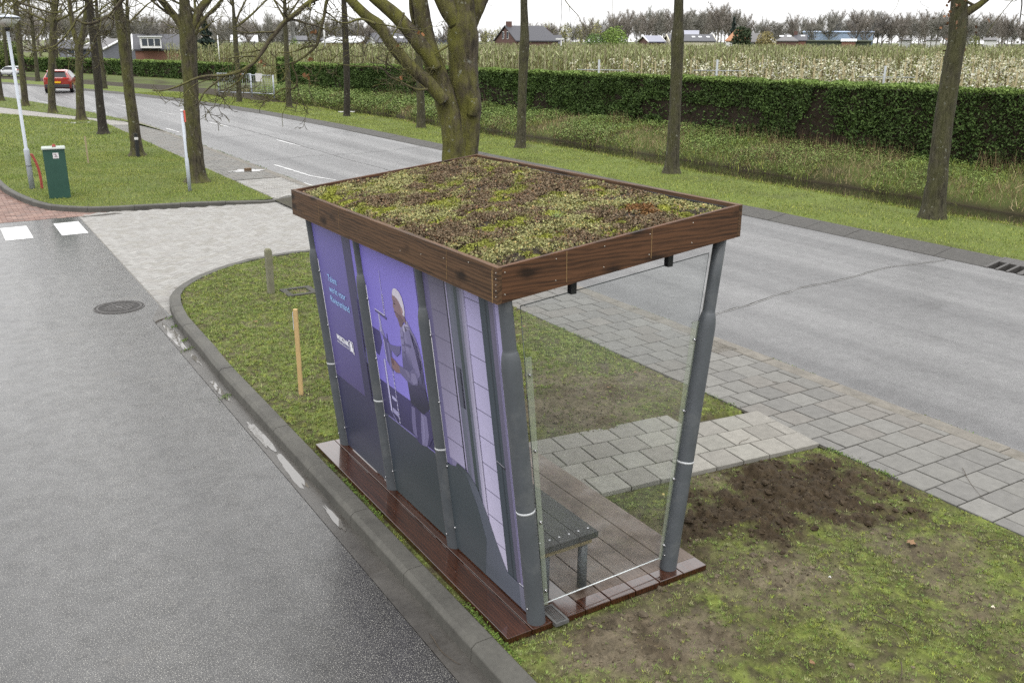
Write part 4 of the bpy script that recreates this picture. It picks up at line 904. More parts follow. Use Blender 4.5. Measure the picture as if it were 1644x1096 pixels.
owig = o1+np.interp(o1, [2.5, 4, 9, 10.5], [0, 1, 1, 0])*wig(y1_)
V = np.c_[bank_x(owig, y1_), y1_, bank_z(o1, y1_)]
i = (np.arange(len(oo)-1)[:, None]*len(yk)+np.arange(len(yk)-1)[None]).ravel(); F = np.stack([i, i+len(yk), i+len(yk)+1, i+1], 1)
turf = np.array(C(116,130,60,2.4)); earth = np.array(C(66,58,42,2.6)); mid = np.array(C(98,110,54,2.6))
c = np.where((o1 < 4.3)[:, None], turf, np.where((o1 < 8.15)[:, None], earth, mid)); c = c+(earth-c)*np.clip((fbm(np.c_[o1, y1_]*1.3, 58, 4)-.52)*5, 0, 1)[:, None]*np.where(o1 < 4, .4, .8)[:, None]
b = MB(); b.add(V, F, 0, c, True); S(b.build('verge_and_ditch_bank', M_soil, col=True))
t = NT('ditch_water'); v = t.coord('World'); t.set(Base_Color=C(40,36,28), Roughness=.05, Specular_IOR_Level=.5); t.bump(t.noise(9, 3, .5, v), .05, .02)
b = MB(); yw = np.linspace(-40, 62, 60); V = np.stack([np.c_[bank_x(4.4, yw), yw, np.full(60, -.50)], np.c_[bank_x(9.2, yw), yw, np.full(60, -.50)]], 1).reshape(-1, 3); i = np.arange(59)*2
b.add(V, np.stack([i, i+1, i+3, i+2], 1)); S(b.build('water', t.m))
def scatter_bank(n, o0, o1_, y0, y1, pw=1.):
    y = y0+(y1-y0)*rng.random(n)**pw; o = rng.uniform(o0, o1_, n); ow = o+np.interp(o, [2.5, 4, 9, 10.5], [0, 1, 1, 0])*wig(y)
    return np.c_[bank_x(ow, y), y, bank_z(o, y)], o
def bgrass(n, o0, o1_, y0, y1, length, width, cols, name, dens=None, lean=.9, pw=1.):
    P, o = scatter_bank(n, o0, o1_, y0, y1, pw)
    if dens is not None: k = rng.random(len(P)) < dens(P, o); P, o = P[k], o[k]
    n = len(P); a = rng.uniform(0, 2*np.pi, n); l = rng.gamma(4, length/4, n).clip(length*.3, length*2.2); sc = np.interp(P[:,1], [0, 12, 60], [1, 1, 1.9]); le = rng.uniform(.1, lean, n)
    D = np.c_[np.cos(a)*l*le, np.sin(a)*l*le, l*np.sqrt(1-(le*.9)**2)]; th = rng.uniform(0, 6.28, n); w_ = width*sc*rng.uniform(.6, 1.4, n)
    b = MB(); b.blades(P-np.array([0, 0, .005]), D, np.c_[np.cos(th)*w_, np.sin(th)*w_, 0*a], 0, cols[rng.integers(0, len(cols), n)]*rng.uniform(.7, 1.3, (n, 1))*(.8+.45*fbm(P[:, :2]*.9, 83, 4))[:, None])
    return S(b.build(name, M_blade, col=True), 'stuff')
bgrass(200000, .56, 4.15, -3, 66, .04, .006, GCL, 'grass', lambda P, o: dl(P[:, :2]), pw=1.3)
STR = np.array([C(176,158,118), C(150,132,96), C(190,174,134), C(128,112,80)])
bgrass(16000, 3.7, 4.3, -3, 62, .07, .008, np.r_[GCL, STR[:1]], 'ditch_edge_grass', pw=1.3)
pat = lambda P, s: np.clip((fbm(P[:, :2]*.55, s, 4)-.46)*7, 0, 1)
bgrass(50000, 8.1, 11.2, -3, 66, .22, .007, STR, 'dry_bank_grass', lambda P, o: pat(P, 101)*.9+np.where((o < 9.0), .45, .0), .97, 1.25)
bgrass(80000, 8.0, 11.5, -3, 66, .14, .008, GCL, 'bank_grass', lambda P, o: .8-pat(P, 101)*.7, .95, 1.25)
n = 210000; P, o = scatter_bank(n, 8.05, 11.4, -3, 64, 1.25); k = rng.random(n) < np.clip(pat(P, 131)*1.0-pat(P, 101)*.6+.42, 0, 1); P = P[k]; n = len(P)
sc = np.interp(P[:,1], [0, 15, 60], [1, 1.1, 2.])[:, None]; A = unit(n); A[:,2] *= .45; A *= rng.uniform(.010, .026, (n, 1))*sc; B = np.cross(A, np.array([0, 0, 1.])+unit(n)*.5); B *= .6*np.linalg.norm(A, axis=1)[:, None]/np.linalg.norm(B, axis=1)[:, None]
b = MB(); b.cards(P+np.c_[np.zeros((n, 2)), rng.uniform(.02, .2, n)*sc[:,0]], A, B, 0, np.array([C(116,142,66,2.1), C(134,158,78,2.1), C(98,122,56,2.1), C(150,168,92,2.1)])[rng.integers(0, 4, n)]*rng.uniform(.7, 1.3, (n, 1))); S(b.build('bank_weeds', M_leaf, col=True), 'stuff')
# field behind the hedge
b = MB(); b.poly([(edge_r(y)+12.9, y) for y in np.linspace(-40, 112, 60)]+[(-60,175),(-400,500),(-400,1600),(1500,1600),(1500,-500),(25,-500)], .13); S(b.build('field', M_far))
b = MB(); b.poly([(-40,60),(-40,150),(-20,118),(-60,200),(-600,400),(-600,60)], -.03); S(b.build('meadow', M_far))
# ------------------------------------------------------------------ trees
def bark_mat(name, dark, light, moss, amt, furrow=22, side=(-.5, -.2, .35)):
    t = NT(name); v = t.coord('Object')
    fu = t.noise(furrow, 6, .65, v, (1, 1, .22)); big = t.noise(2.2, 5, .65, v); fine = t.noise(90, 4, .7, v)
    c = t.mix(t.ramp(fu, .36, .62), dark, light)
    c = t.mix(t.ramp(fine, .3, .7, 0, .45), c, tuple(q*.45 for q in dark))
    nm = t.n('ShaderNodeNewGeometry').outputs['Normal']; dt = t.n('ShaderNodeVectorMath', operation='DOT_PRODUCT'); t.l(nm, dt.inputs[0]); dt.inputs[1].default_value = side
    st = t.noise(5, 6, .7, v, (1, 1, .35))
    f = t.math('ADD', t.math('MULTIPLY', dt.outputs['Value'], .16), t.math('ADD', t.math('MULTIPLY', big, .5), t.math('ADD', t.math('MULTIPLY', st, .5), t.math('MULTIPLY', fine, .15))))
    c = t.mix(t.ramp(f, .56, .72, 0, amt), c, t.mix(t.ramp(fine, .35, .65), tuple(q*.6 for q in moss), moss))
    c = t.mix(t.ramp(t.noise(14, 3, .5, v), .66, .70, 0, .5), c, C(150,152,140,1.6))
    t.set(Base_Color=c, Roughness=.92, Specular_IOR_Level=.2); t.bump(t.math('ADD', fu, t.math('MULTIPLY', fine, .5)), .9, .03); return t.m
M_bark = bark_mat('bark_oak_mossy', C(62,55,45,2.3), C(122,112,94,2.3), C(138,137,64,2.2), .88)
M_bark2 = bark_mat('bark_street_tree', C(60,56,45,2.3), C(112,107,88,2.3), C(112,114,62,2.3), .42, 26)
M_bark4 = bark_mat('bark_lawn_tree', C(60,55,45,2.3), C(114,106,88,2.3), C(124,126,58,2.3), .6)
M_bark3 = bark_mat('bark_dark_wet', C(44,40,36,1.9), C(76,70,62,1.9), C(80,78,56,1.9), .3, 26)
M_twig = plain('twig_bark', C(84,76,66,1.6), .9, .25, 6); M_twigm = bark_mat('twig_bark_mossy', C(70,62,52,1.6), C(104,96,80,1.6), C(124,124,60,1.6), .8, 30)
M_dryleaf = attr_mat('withered_leaves', .8, 0, 60, .2, 40, spec=.2)
rt = np.random.default_rng(21)
def wander(p, d, L, n, wob, up, r=rt):
    P = [p]; d = d/np.linalg.norm(d); st = L/n
    for k in range(n):
        d = d+r.normal(0, wob, 3)+np.array([0, 0, up]); d /= np.linalg.norm(d); P.append(P[-1]+d*st)
    return np.array(P)
def grow(b, p, d, L, r0, lev, maxlev, mi=0, wob=.14, up=.05, kids=(6, 5, 4, 4), sides=(8, 5, 4, 3), spread=.75, minr=.004, shrink=.62, r=rt):
    n = (7, 6, 5, 4, 4)[min(lev, 4)]; P = wander(p, d, L, n, wob, up, r); rad = np.linspace(r0, max(minr, r0*.35), n+1)
    b.tube(P, rad, sides[min(lev, len(sides)-1)], mi, lev == 0)
    if lev >= maxlev: return
    k = kids[min(lev, len(kids)-1)]
    for q in range(k):
        s = (q+.6+r.uniform(-.3, .3))/k*.8+.22; s = min(s, .99); i = min(int(s*n), n-1); f = s*n-i; o = P[i]*(1-f)+P[i+1]*f
        dd = P[i+1]-P[i]; dd /= np.linalg.norm(dd); a = np.cross(dd, r.normal(size=3)); a /= np.linalg.norm(a)
        nd = dd*(1-spread*.6)+a*spread; grow(b, o, nd, L*shrink*r.uniform(.7, 1.15), max(minr, rad[i]*.55), lev+1, maxlev, mi, wob*1.1, up, kids, sides, spread, minr, shrink, r)
def pxpath(L, D):
    P = []; rad = []
    for q in L:
        p = at(q[0], q[1], D if len(q) < 4 else q[3]); dep = (p-CP) @ CW; P.append(p); rad.append(q[2]*dep/CF/2)
    return np.array(P), np.array(rad)
def dens(P, r, m=4):
    P, r = np.array(P, float), np.array(r, float); s = np.linspace(0, len(P)-1, (len(P)-1)*m+1); k = np.arange(len(P))
    def cr(A):
        out = []
        for u in s:
            i = min(int(u), len(P)-2); t = u-i; a, b_, c, d = A[max(i-1, 0)], A[i], A[i+1], A[min(i+2, len(P)-1)]
            out.append(.5*(2*b_+(c-a)*t+(2*a-5*b_+4*c-d)*t*t+(3*b_-a-3*c+d)*t**3))
        return np.array(out)
    return cr(P), cr(r).clip(.003)
def street_tree(px, label, group, bark, limbs=(), crown=4.5, nl=7, lev=3, lump=.05, leaves=0, seed=0, low=0.):
    g = gnd(px[0][0], px[0][1]); D = np.hypot(*(g-CP)[:2]); r = np.random.default_rng(seed+100)
    P, rad = pxpath(px, D); P[0] = g; tr = world_thing('street_tree', label, 'tree', (g[0], g[1], -.02), group)
    top = P[-1].copy()
    b = MB(); P2, r2 = dens(np.r_[[P[0]-np.array([0, 0, .12])], P], np.r_[[rad[0]*1.15], rad]); b.tube(P2, r2, 18, 0, True, None, True, lump*2.2, 5., seed); b.build('trunk', bark, tr)
    b = MB(); d0 = P[-1]-P[-2]; d0 /= np.linalg.norm(d0)
    grow(b, top-d0*.05, d0, crown, rad[-1]*.97, 0, lev, kids=(8, 5, 4, 3), sides=(10, 5, 4, 3), spread=.8, up=.03, r=r, wob=.08)
    for k in range(nl):
        f = r.uniform(low, 1); i = len(P)-2; o = P[i]*(1-f)+P[i+1]*f; a = r.uniform(0, 6.28)
        grow(b, o, np.array([math.cos(a), math.sin(a), r.uniform(.25, .9)]), crown*r.uniform(.55, .95), rad[-1]*r.uniform(.35, .6), 1, lev, kids=(8, 6, 4, 3), spread=.8, up=.04, r=r)
    for lp_ in limbs:
        Pl, rl = pxpath(lp_, D); Pl, rl = dens(Pl, rl, 3); b.tube(Pl, rl, 9, 0, True, None, True, .12, 6., seed+3)
        dl_ = Pl[-1]-Pl[-2]; grow(b, Pl[-1], dl_, crown*.6, rl[-1], 1, lev, kids=(8, 5, 4, 3), r=r)
        for k in range(3):
            i = r.integers(len(Pl)//2, len(Pl)); grow(b, Pl[i-1], np.array([*r.normal(0, 1, 2), .6]), crown*.3, rl[i-1]*.4, 2, lev, r=r)
    b.build('crown', [bark if lev < 3 else M_twigm], tr)
    if leaves:
        n = leaves; i = r.integers(max(1, len(P)-3), len(P), n); f = r.random(n)[:, None]; c_ = P[i-1]*(1-f)+P[i]*f+r.normal(0, .2, (n, 3))
        A = r.normal(size=(n, 3)); A *= .035*r.uniform(.6, 1.3, (n, 1))/np.linalg.norm(A, axis=1)[:, None]; B = np.cross(A, r.normal(size=(n, 3))); B *= .024/np.linalg.norm(B, axis=1)[:, None]
        b = MB(); b.cards(c_, A, B, 0, np.array(C(150,112,84,2.0))*r.uniform(.6, 1.3, (n, 1))); b.build('withered_leaves', M_dryleaf, tr, col=True, kind='stuff')
    return tr
GR, GL = 'street trees along the far verge', 'street trees along the lawn'
street_tree([(1496,351,46),(1499,330,36),(1504,290,32),(1512,220,30),(1525,130,29),(1537,60,28),(1539,22,27),(1541,-20,24),(1543,-70,20)], 'leaning tree by the ditch with withered brown leaves at its fork', GR, M_bark2, [[(1541,26,14),(1558,16,14),(1572,8,11),(1588,-4,9),(1610,-20,8)]], leaves=90, seed=1)
street_tree([(1078,279,32),(1079,262,23),(1081,230,20.5),(1084,170,19),(1087,100,19),(1088,58,21),(1089,40,17),(1090,0,15),(1091,-50,14)], 'slim tree on the verge just right of the shelter roof, with mossy collar', GR, M_bark2, seed=2)
street_tree([(835,238,22),(836,225,16.5),(838,170,14),(840,110,15),(842,75,16),(842,40,13),(841,0,11.5),(840,-45,10)], 'slim greenish tree on the verge right of the big mossy oak', GR, M_bark2, seed=3)
street_tree([(676,206,18),(676,196,14),(675,150,12.5),(672,80,11),(670,0,10),(669,-30,9)], 'verge tree half hidden behind the limbs of the big oak', GR, M_bark2, seed=4)
street_tree([(557,187,13),(557,178,10.5),(557,130,10),(555,70,10.5),(553,20,9),(552,0,8.5),(551,-40,8)], 'dark straight verge tree with a small white plank behind its foot', GR, M_bark3, seed=5)
street_tree([(465,173,12),(464,165,9.5),(462,120,8.5),(459,60,7.5),(458,30,7),(457,0,5)], 'verge tree just right of the wire gate', GR, M_bark2, [[(459,34,3.5),(448,14,3),(436,-6,2.4)],[(459,30,3.5),(472,12,3),(486,-8,2.4)]], 3.2, 6, 3, seed=6, low=.3)
street_tree([(384,165,11),(384,158,9),(382,120,8),(379,80,8),(377,46,7.5),(375,20,5),(373,-10,4)], 'verge tree standing in front of the wire gate, forking low', GR, M_bark2, [[(378,44,4.5),(392,34,4),(406,22,3.4),(420,8,2.8)],[(377,42,4),(384,22,3.2),(394,2,2.6)]], 3.2, 6, 3, seed=7, low=.2)
street_tree([(315,155,9),(314,120,7),(313,60,6.5),(312,40,5.5)], 'verge tree behind the thick trunk with the grey marker pole', GR, M_bark2, (), 3.5, 7, 3, seed=8)
street_tree([(211,142,9),(210,120,7.5),(207,70,7),(205,36,6),(204,10,5)], 'thin verge tree seen right behind a lawn tree, left of the thick forked one', GR, M_bark2, [[(206,38,3.5),(220,24,3),(236,8,2.4)],[(206,36,3.5),(192,18,3),(180,2,2.4)]], 3.4, 6, 3, seed=9, low=.2)
street_tree([(169,143,8.5),(166,120,6.5),(161,80,6),(157,40,5.5),(155,10,5)], 'slim verge tree to the right of the red car, beyond a dark trunk', GR, M_bark2, (), 3.5, 7, 3, seed=10, low=.2)
street_tree([(92,119,6.5),(91,90,5),(89,50,5),(88,20,4)], 'distant verge tree behind the red car', GR, M_bark2, (), 4, 7, 3, seed=11)
street_tree([(61,131,8),(58,100,6),(54,66,5.5),(51,30,5)], 'distant verge tree between the lamp post and the red car', GR, M_bark2, [[(54,66,3),(64,56,2.6),(70,44,2.2)]], 4, 7, 3, seed=12)
street_tree([(12,118,6.5),(10,90,5),(7,60,5),(5,30,4.5)], 'farthest verge tree, beyond the small white car', GR, M_bark2, (), 4, 7, 3, seed=13)
street_tree([(317,292,42),(316,280,29),(313,240,24.5),(308,180,23.5),(304,110,23.5),(300,50,24),(298,20,20),(296,0,16),(294,-40,13)], 'thick forked tree on the lawn behind the grey marker pole', GL, M_bark4, [[(299,60,14),(290,40,13),(277,22,12),(262,4,11),(246,-14,9)],[(304,58,12),(313,34,13),(322,14,13),(338,-4,11),(352,-20,9)],[(308,62,7),(318,42,7),(332,26,6),(348,10,5)]], 3.6, 5, 3, .06, seed=14)
street_tree([(221,250,30),(220,240,20),(216,210,17.5),(208,150,16.5),(201,95,16),(195,45,16),(190,10,14),(186,-30,12)], 'lawn tree with a short dark post at its foot', GL, M_bark4, (), 4, 6, 3, .06, seed=15)
street_tree([(166,215,22),(165,205,15),(161,170,13),(154,100,12),(148,45,11.5),(144,5,10),(141,-30,9)], 'nearly black leaning trunk on the lawn', GL, M_bark3, (), 4, 6, 3, .06, seed=16)
street_tree([(131,193,22),(130,185,15),(128,150,12),(127,100,11.5),(127,76,12.5),(133,52,8),(138,20,7),(141,-10,6)], 'mossy lawn tree splitting in two at hedge height, beside the red car', GL, M_bark4, [[(127,78,8),(120,58,8),(115,30,7),(111,0,6)]], 3.4, 5, 3, .06, seed=17)
street_tree([(85,181,18),(84,172,12),(82,130,10),(84,80,10.5),(86,40,10),(88,0,8.5)], 'mossy trunk in front of the left side of the red car', GL, M_bark4, (), 4, 7, 3, .06, seed=18)
street_tree([(41,170,16),(40,160,10.5),(36,120,9.5),(30,60,9),(26,20,8.5),(24,-10,7)], 'trunk just right of the lamp post by the footpath', GL, M_bark4, (), 4, 7, 3, .06, seed=19)
street_tree([(2,162,13),(0,150,9),(-5,100,8),(-9,50,8),(-12,10,7)], 'trunk cut by the left edge near the footpath', GL, M_bark4, (), 4, 7, 3, .06, seed=20)

# the big mossy oak behind the shelter
g = np.array([3.15, 6.9, 0.]); D0 = 12.77
oak = world_thing('oak_tree', 'big many-stemmed oak covered in yellow-green moss behind the shelter', 'tree', (3.15, 6.9, -.03))
b = MB()
def limb(L, lumpa=.10, n=20, sd=3, D=D0, m=4):
    P, r = pxpath(L, D); P, r = dens(P, r, m); b.tube(P, r, n, 0, True, None, True, lumpa*1.3, 5.5, sd); return P, r
limb([(746,515,62),(747,498,50),(748,455,42),(750,340,38),(750,250,37),(752,205,38),(752,172,42),(749,150,44),(746,130,46),(744,95,46),(743,60,48),(742,35,46),(742,10,40),(742,-40,32)], .12, 28, 2, m=6)
limb([(724,515,66),(724,498,50),(725,455,42),(726,340,38),(727,250,36),(725,205,36),(718,172,36),(709,140,33),(698,108,31),(690,80,28),(683,50,26),(677,20,25),(673,-5,24),(666,-50,20)], .12, 24, 3, D0-.1, 6)
limb([(738,520,50),(738,470,38),(738,300,32),(739,220,32),(738,185,26),(736,168,12)], .12, 20, 9, D0-.03, 5)
limb([(757,186,16,12.6),(760,172,20,12.6),(759,158,17,12.6)], .2, 16, 8)
b.build('trunk', M_bark, oak)
b = MB(); ends = []
for L, D in (([(700,112,20),(688,90,24),(678,76,25),(664,58,24),(638,28,23),(614,7,21),(594,-10,18),(560,-45,14)], 12.55), ([(714,164,20),(702,150,21),(688,133,21),(662,110,20),(631,75,19),(612,46,19),(604,38,20),(588,26,17),(562,0,14),(536,-28,11)], 12.45), ([(690,84,8),(674,58,9),(667,42,9),(662,20,9),(660,-5,8),(656,-40,7)], 12.9),
             ([(734,40,28),(722,18,30),(708,-6,26),(690,-45,22)], 12.7), ([(752,40,28),(762,16,28),(774,-6,25),(794,-45,20)], 12.9)):
    ends.append(limb(L, .10, 18, int(L[0][0]), D))
ro = np.random.default_rng(5)
for P, r in ends: grow(b, P[-1], P[-1]-P[-3], 3.2, r[-1], 0, 3, kids=(7, 5, 4, 3), r=ro)
P, r = pxpath([(742,-40,32)], D0); grow(b, P[0], np.array([.1, .1, 1.]), 4.5, r[0]*.9, 0, 3, kids=(9, 5, 4, 3), r=ro)
b.build('limbs', M_bark, oak)
# the hanging boughs that cross the upper left
b = MB(); rb = np.random.default_rng(11)
def bough(L, D, tw=6, tl=.5, n=7, low=0.):
    P, r = pxpath([(x, y, w_*.92) for x, y, w_ in L], D); P, r = dens(P, r, 4); P = P+np.c_[fbm(P*3, 3, 2), fbm(P*3, 4, 2), fbm(P*3, 5, 2)]*.05-.025; b.tube(P, r, n, 0, True, None, True, .15, 12., 4)
    for k in range(tw):
        i = int(rb.uniform(low, 1)*(len(P)-2))+1; dd = P[i]-P[i-1]; dd /= np.linalg.norm(dd)
        nd = dd*.6+rb.normal(0, .55, 3); grow(b, P[i], nd, tl*rb.uniform(.4, 1.2), max(.0032, r[i]*.5), 2, 4, kids=(3, 3, 4, 3), sides=(6, 5, 4, 4), spread=.7, minr=.0032, wob=.2, up=.03, r=rb)
bough([(560,-34,13),(535,-12,11),(507,0,9.5),(482,18,9),(459,38,8.5),(447,53,8),(433,68,7.5),(415,92,7),(404,104,6.5),(387,113,6),(358,120,5),(330,121,4.5),(305,129,4),(276,140,3.2),(258,144,2.6),(243,144,2.2)], 11.2, 10, .55)
bough([(358,120,4),(340,135,3),(326,148,2.6),(318,160,2.4),(308,168,2)], 11.2, 4, .3)
bough([(404,104,4),(385,128,3),(368,140,2.5),(350,147,2)], 11.2, 5, .35)
bough([(540,-22,8),(525,0,6.5),(521,20,6),(514,52,5.5),(509,72,5),(498,84,4.5),(488,92,4),(472,102,3.8),(468,108,3.6),(474,122,3.2),(476,134,3),(470,142,2.6),(455,143,2.2),(440,156,2)], 11.6, 9, .4)
bough([(509,72,3.4),(486,78,2.8),(466,84,2.4),(444,86,2)], 11.6, 3, .3)
bough([(688,143,4.5),(668,142,4),(640,130,3.4),(625,122,3),(616,110,2.6),(590,106,2.4),(564,104,2),(540,101,1.8)], 11.9, 6, .35)
bough([(660,108,3.2),(640,112,2.6),(620,100,2.2),(604,92,2)], 12.0, 4, .4)
bough([(720,72,4),(705,84,3.4),(690,92,3)], 12.5, 2, .3)
bough([(650,20,4),(640,44,3),(632,58,2.6),(628,76,2.2)], 11.9, 4, .4)
bough([(604,40,6),(580,32,4),(556,38,3),(530,30,2.4)], 11.6, 6, .5)
bough([(260,-50,9),(225,-22,7.5),(196,0,6.5),(181,20,6),(160,33,5),(139,39,4.5),(123,31,4)], 11.3, 5, .4)
bough([(123,31,3.6),(118,42,3.4),(108,56,3.2),(98,68,3),(88,76,2.8),(72,80,2.4),(55,81,2.2),(38,74,1.9),(23,62,1.7)], 11.3, 6, .3)
bough([(160,-20,5),(148,0,4.2),(138,14,3.8),(123,31,3.4)], 11.3, 3, .3)
bough([(150,40,3),(156,52,2.6),(150,66,2.4),(146,78,2.2),(138,88,2),(127,93,2),(108,85,1.8),(95,77,1.6)], 11.3, 4, .25)
bough([(40,-18,5),(29,0,4.4),(52,10,3.8),(69,17,3.4),(84,22,3),(100,20,2.4)], 10.8, 5, .4)
bough([(181,20,4),(182,36,2.8),(178,50,2.2),(168,60,1.8)], 11.3, 3, .25)
b.build('hanging_bough', [M_twigm], oak)
n = 60; c_ = np.array([at(rb.uniform(380, 690), rb.uniform(0, 130), rb.uniform(11, 12.3)) for _ in range(10)]); c_ = np.repeat(c_, 3, 0)+rb.normal(0, .02, (30, 3))
A = unit(30)*.022; B = np.cross(A, unit(30)); B *= .013/np.linalg.norm(B, axis=1)[:, None]
b = MB(); b.cards(c_, A, B, 0, np.array(C(150,104,66,2.2))*rb.uniform(.6, 1.2, (30, 1))); b.build('withered_leaves', M_dryleaf, oak, col=True, kind='stuff')
# ------------------------------------------------------------------ clipped conifer hedges
M_hcore = plain('hedge_inner_twigs', C(52,42,32,2.0), .95, .45, 9, .6, 60, 'World')
M_hleaf = attr_mat('conifer_sprays', .75, 0, 60, .15, 20, spec=.2)
def hedge(label, pts, width, top, base, n, seed, name='conifer_hedge'):
    r = np.random.default_rng(seed); P = np.array(pts, float); d = np.r_[0, np.cumsum(np.hypot(*np.diff(P, axis=0).T))]
    o = world_thing(name, label, 'hedge', (*P[len(P)//2], 0))
    def frame(s):
        Q = np.c_[np.interp(s, d, P[:,0]), np.interp(s, d, P[:,1])]; e = .5
        T = np.c_[np.interp(s+e, d, P[:,0])-np.interp(s-e, d, P[:,0]), np.interp(s+e, d, P[:,1])-np.interp(s-e, d, P[:,1])]; T /= np.linalg.norm(T, axis=1)[:, None]; return Q, np.c_[T[:,1], -T[:,0]]     # normal to the east / away
    s = np.linspace(0, d[-1], max(12, int(d[-1]/.5))); Q, N = frame(s); k = len(s)
    b = MB(); ins = .16; hh = np.interp(s, [0, d[-1]], top)-.12; bz = np.interp(s, [0, d[-1]], base)
    rows = [np.c_[Q+N*ins, bz-.2], np.c_[Q+N*ins, hh], np.c_[Q+N*(width-ins), hh], np.c_[Q+N*(width-ins), bz-.2]]
    V = np.concatenate(rows); F = [(a*k+i, a*k+i+1, (a+1)*k+i+1, (a+1)*k+i) for a in range(3) for i in range(k-1)]
    b.add(V, np.array(F)); b.add(V[[0, k, 2*k, 3*k]], np.array([[0, 1, 2, 3]])); b.add(V[[k-1, 2*k-1, 3*k-1, 4*k-1]], np.array([[3, 2, 1, 0]])); b.build('inner_twigs', M_hcore, o)
    # sprays: front face, top, ends
    u = r.random(n)**1.25 if False else r.random(n); s = u*d[-1]; Q, N = frame(s); H = np.interp(s, [0, d[-1]], top); Bz = np.interp(s, [0, d[-1]], base)
    sel = r.random(n); isf = sel < .66; ist = ~isf & (sel < .95)
    h = r.random(n)**.9; z = Bz+.05+h*(H-Bz-.02); off = np.abs(r.normal(0, .07, n))
    off = np.where(isf, off+(fbm(np.c_[s*1.4, z*1.6], seed, 4)-.4)*.35, r.uniform(0, width, n)); z = np.where(ist, H-np.abs(r.normal(0, .05, n))+(fbm(np.c_[s*1.5, off*1.5], seed+2, 3)-.5)*.26, z)
    en = ~isf & ~ist; s2 = np.where(r.random(n) < .5, 0, d[-1]); Qe, Ne = frame(s2); Q = np.where(en[:, None], Qe, Q); N = np.where(en[:, None], Ne, N)
    C_ = np.c_[Q+N*off[:, None], z]
    bare = (fbm(np.c_[s*.55, z*1.0], seed+9, 4) > np.where(z-Bz > .55*(H-Bz), .66, .535)) & isf
    keep = ~(bare & (r.random(n) < .86)); C_, z, isf, ist, N, H, Bz, s = C_[keep], z[keep], isf[keep], ist[keep], N[keep], H[keep], Bz[keep], s[keep]; m = len(C_)
    dist = np.hypot(C_[:,0]-CP[0], C_[:,1]-CP[1]); sz = np.interp(dist, [25, 45, 110], [.036, .048, .10])*r.uniform(.6, 1.3, m)
    outw = np.c_[-N, np.full(m, .35)]; outw = np.where(ist[:, None], np.array([0, 0, 1.]), outw)
    A = outw*.6+unit(m)*.75; A *= (sz/np.linalg.norm(A, axis=1))[:, None]; B = np.cross(A, unit(m)); B *= (sz*.45/(np.linalg.norm(B, axis=1)+1e-9))[:, None]
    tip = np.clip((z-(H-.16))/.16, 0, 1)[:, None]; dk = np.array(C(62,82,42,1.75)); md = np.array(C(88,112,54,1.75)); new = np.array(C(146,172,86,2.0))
    f = r.random((m, 1)); c = dk+(md-dk)*f; c = c+(new-c)*tip*(.35+.6*r.random((m, 1)))  # brighter top: new growth, plus light from above put into the colour
    c *= (.65+.7*fbm(C_*1.5, seed+4, 3))[:, None]
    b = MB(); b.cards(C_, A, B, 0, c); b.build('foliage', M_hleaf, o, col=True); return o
hx = lambda y: edge_r(y)+10.45-.0*y
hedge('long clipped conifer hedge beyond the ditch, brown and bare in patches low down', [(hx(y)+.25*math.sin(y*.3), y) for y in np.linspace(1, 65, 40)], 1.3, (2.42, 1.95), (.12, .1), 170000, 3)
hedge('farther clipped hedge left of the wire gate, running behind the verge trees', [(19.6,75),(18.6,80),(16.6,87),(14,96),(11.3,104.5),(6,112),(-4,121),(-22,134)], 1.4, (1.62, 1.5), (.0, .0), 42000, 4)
# bramble and dry stalks along the foot of the near hedge
n = 5000; y = rng.uniform(2, 62, n); y = y[fbm(np.c_[y*.4, y*0], 17, 3) > .47]; n = len(y); x = edge_r(y)+10.1+rng.uniform(-.2, .35, n); a = rng.uniform(0, 6.28, n); l = rng.uniform(.2, .75, n)
b = MB(); b.blades(np.c_[x, y, np.full(n, .16)], np.c_[np.cos(a)*l*.35-.1*l, np.sin(a)*l*.35, l], np.c_[-np.sin(a), np.cos(a), 0*a]*.008, 0, np.array([C(150,132,98,1.8), C(110,92,70,1.8)])[rng.integers(0, 2, n)]*rng.uniform(.7, 1.2, (n, 1))); S(b.build('dry_stalks', M_blade, col=True), 'stuff')

# ------------------------------------------------------------------ orchard
M_orch = attr_mat('orchard_tree', .8, 0, 60, .1, 10, spec=.15)
def blossom_variant(r, nb=200):
    b = MB(); h = r.uniform(2.3, 2.7)
    b.tube([(0,0,0),(0,0,h*.9)], [.03,.015], 4, 0, False, np.array(C(100,88,66,1.6)))
    b.box((.06,-.03,0), (.12,.03,h*r.uniform(.85,1.05)), 0, None, np.array(C(186,174,138,1.6)))
    z = r.uniform(.35, h, nb); w_ = .48*(1-.55*(z/h))
    P = np.c_[r.normal(0, .5, nb)*w_*1.2, r.normal(0, .5, nb)*w_*1.2, z]; A = r.normal(size=(nb, 3)); A *= .037*r.uniform(.5, 1.3, (nb, 1))/np.linalg.norm(A, axis=1)[:, None]; B = np.cross(A, r.normal(size=(nb, 3))); B *= .033/np.linalg.norm(B, axis=1)[:, None]
    pal = np.array([C(232,230,204,2.1), C(220,216,180,2.1), C(238,238,224,2.1), C(150,154,96,2.1), C(124,116,80,2.1)])
    b.cards(P, A, B, 0, pal[r.choice(5, nb, p=[.26,.24,.10,.24,.16])]*r.uniform(.8, 1.1, (nb, 1))); return b
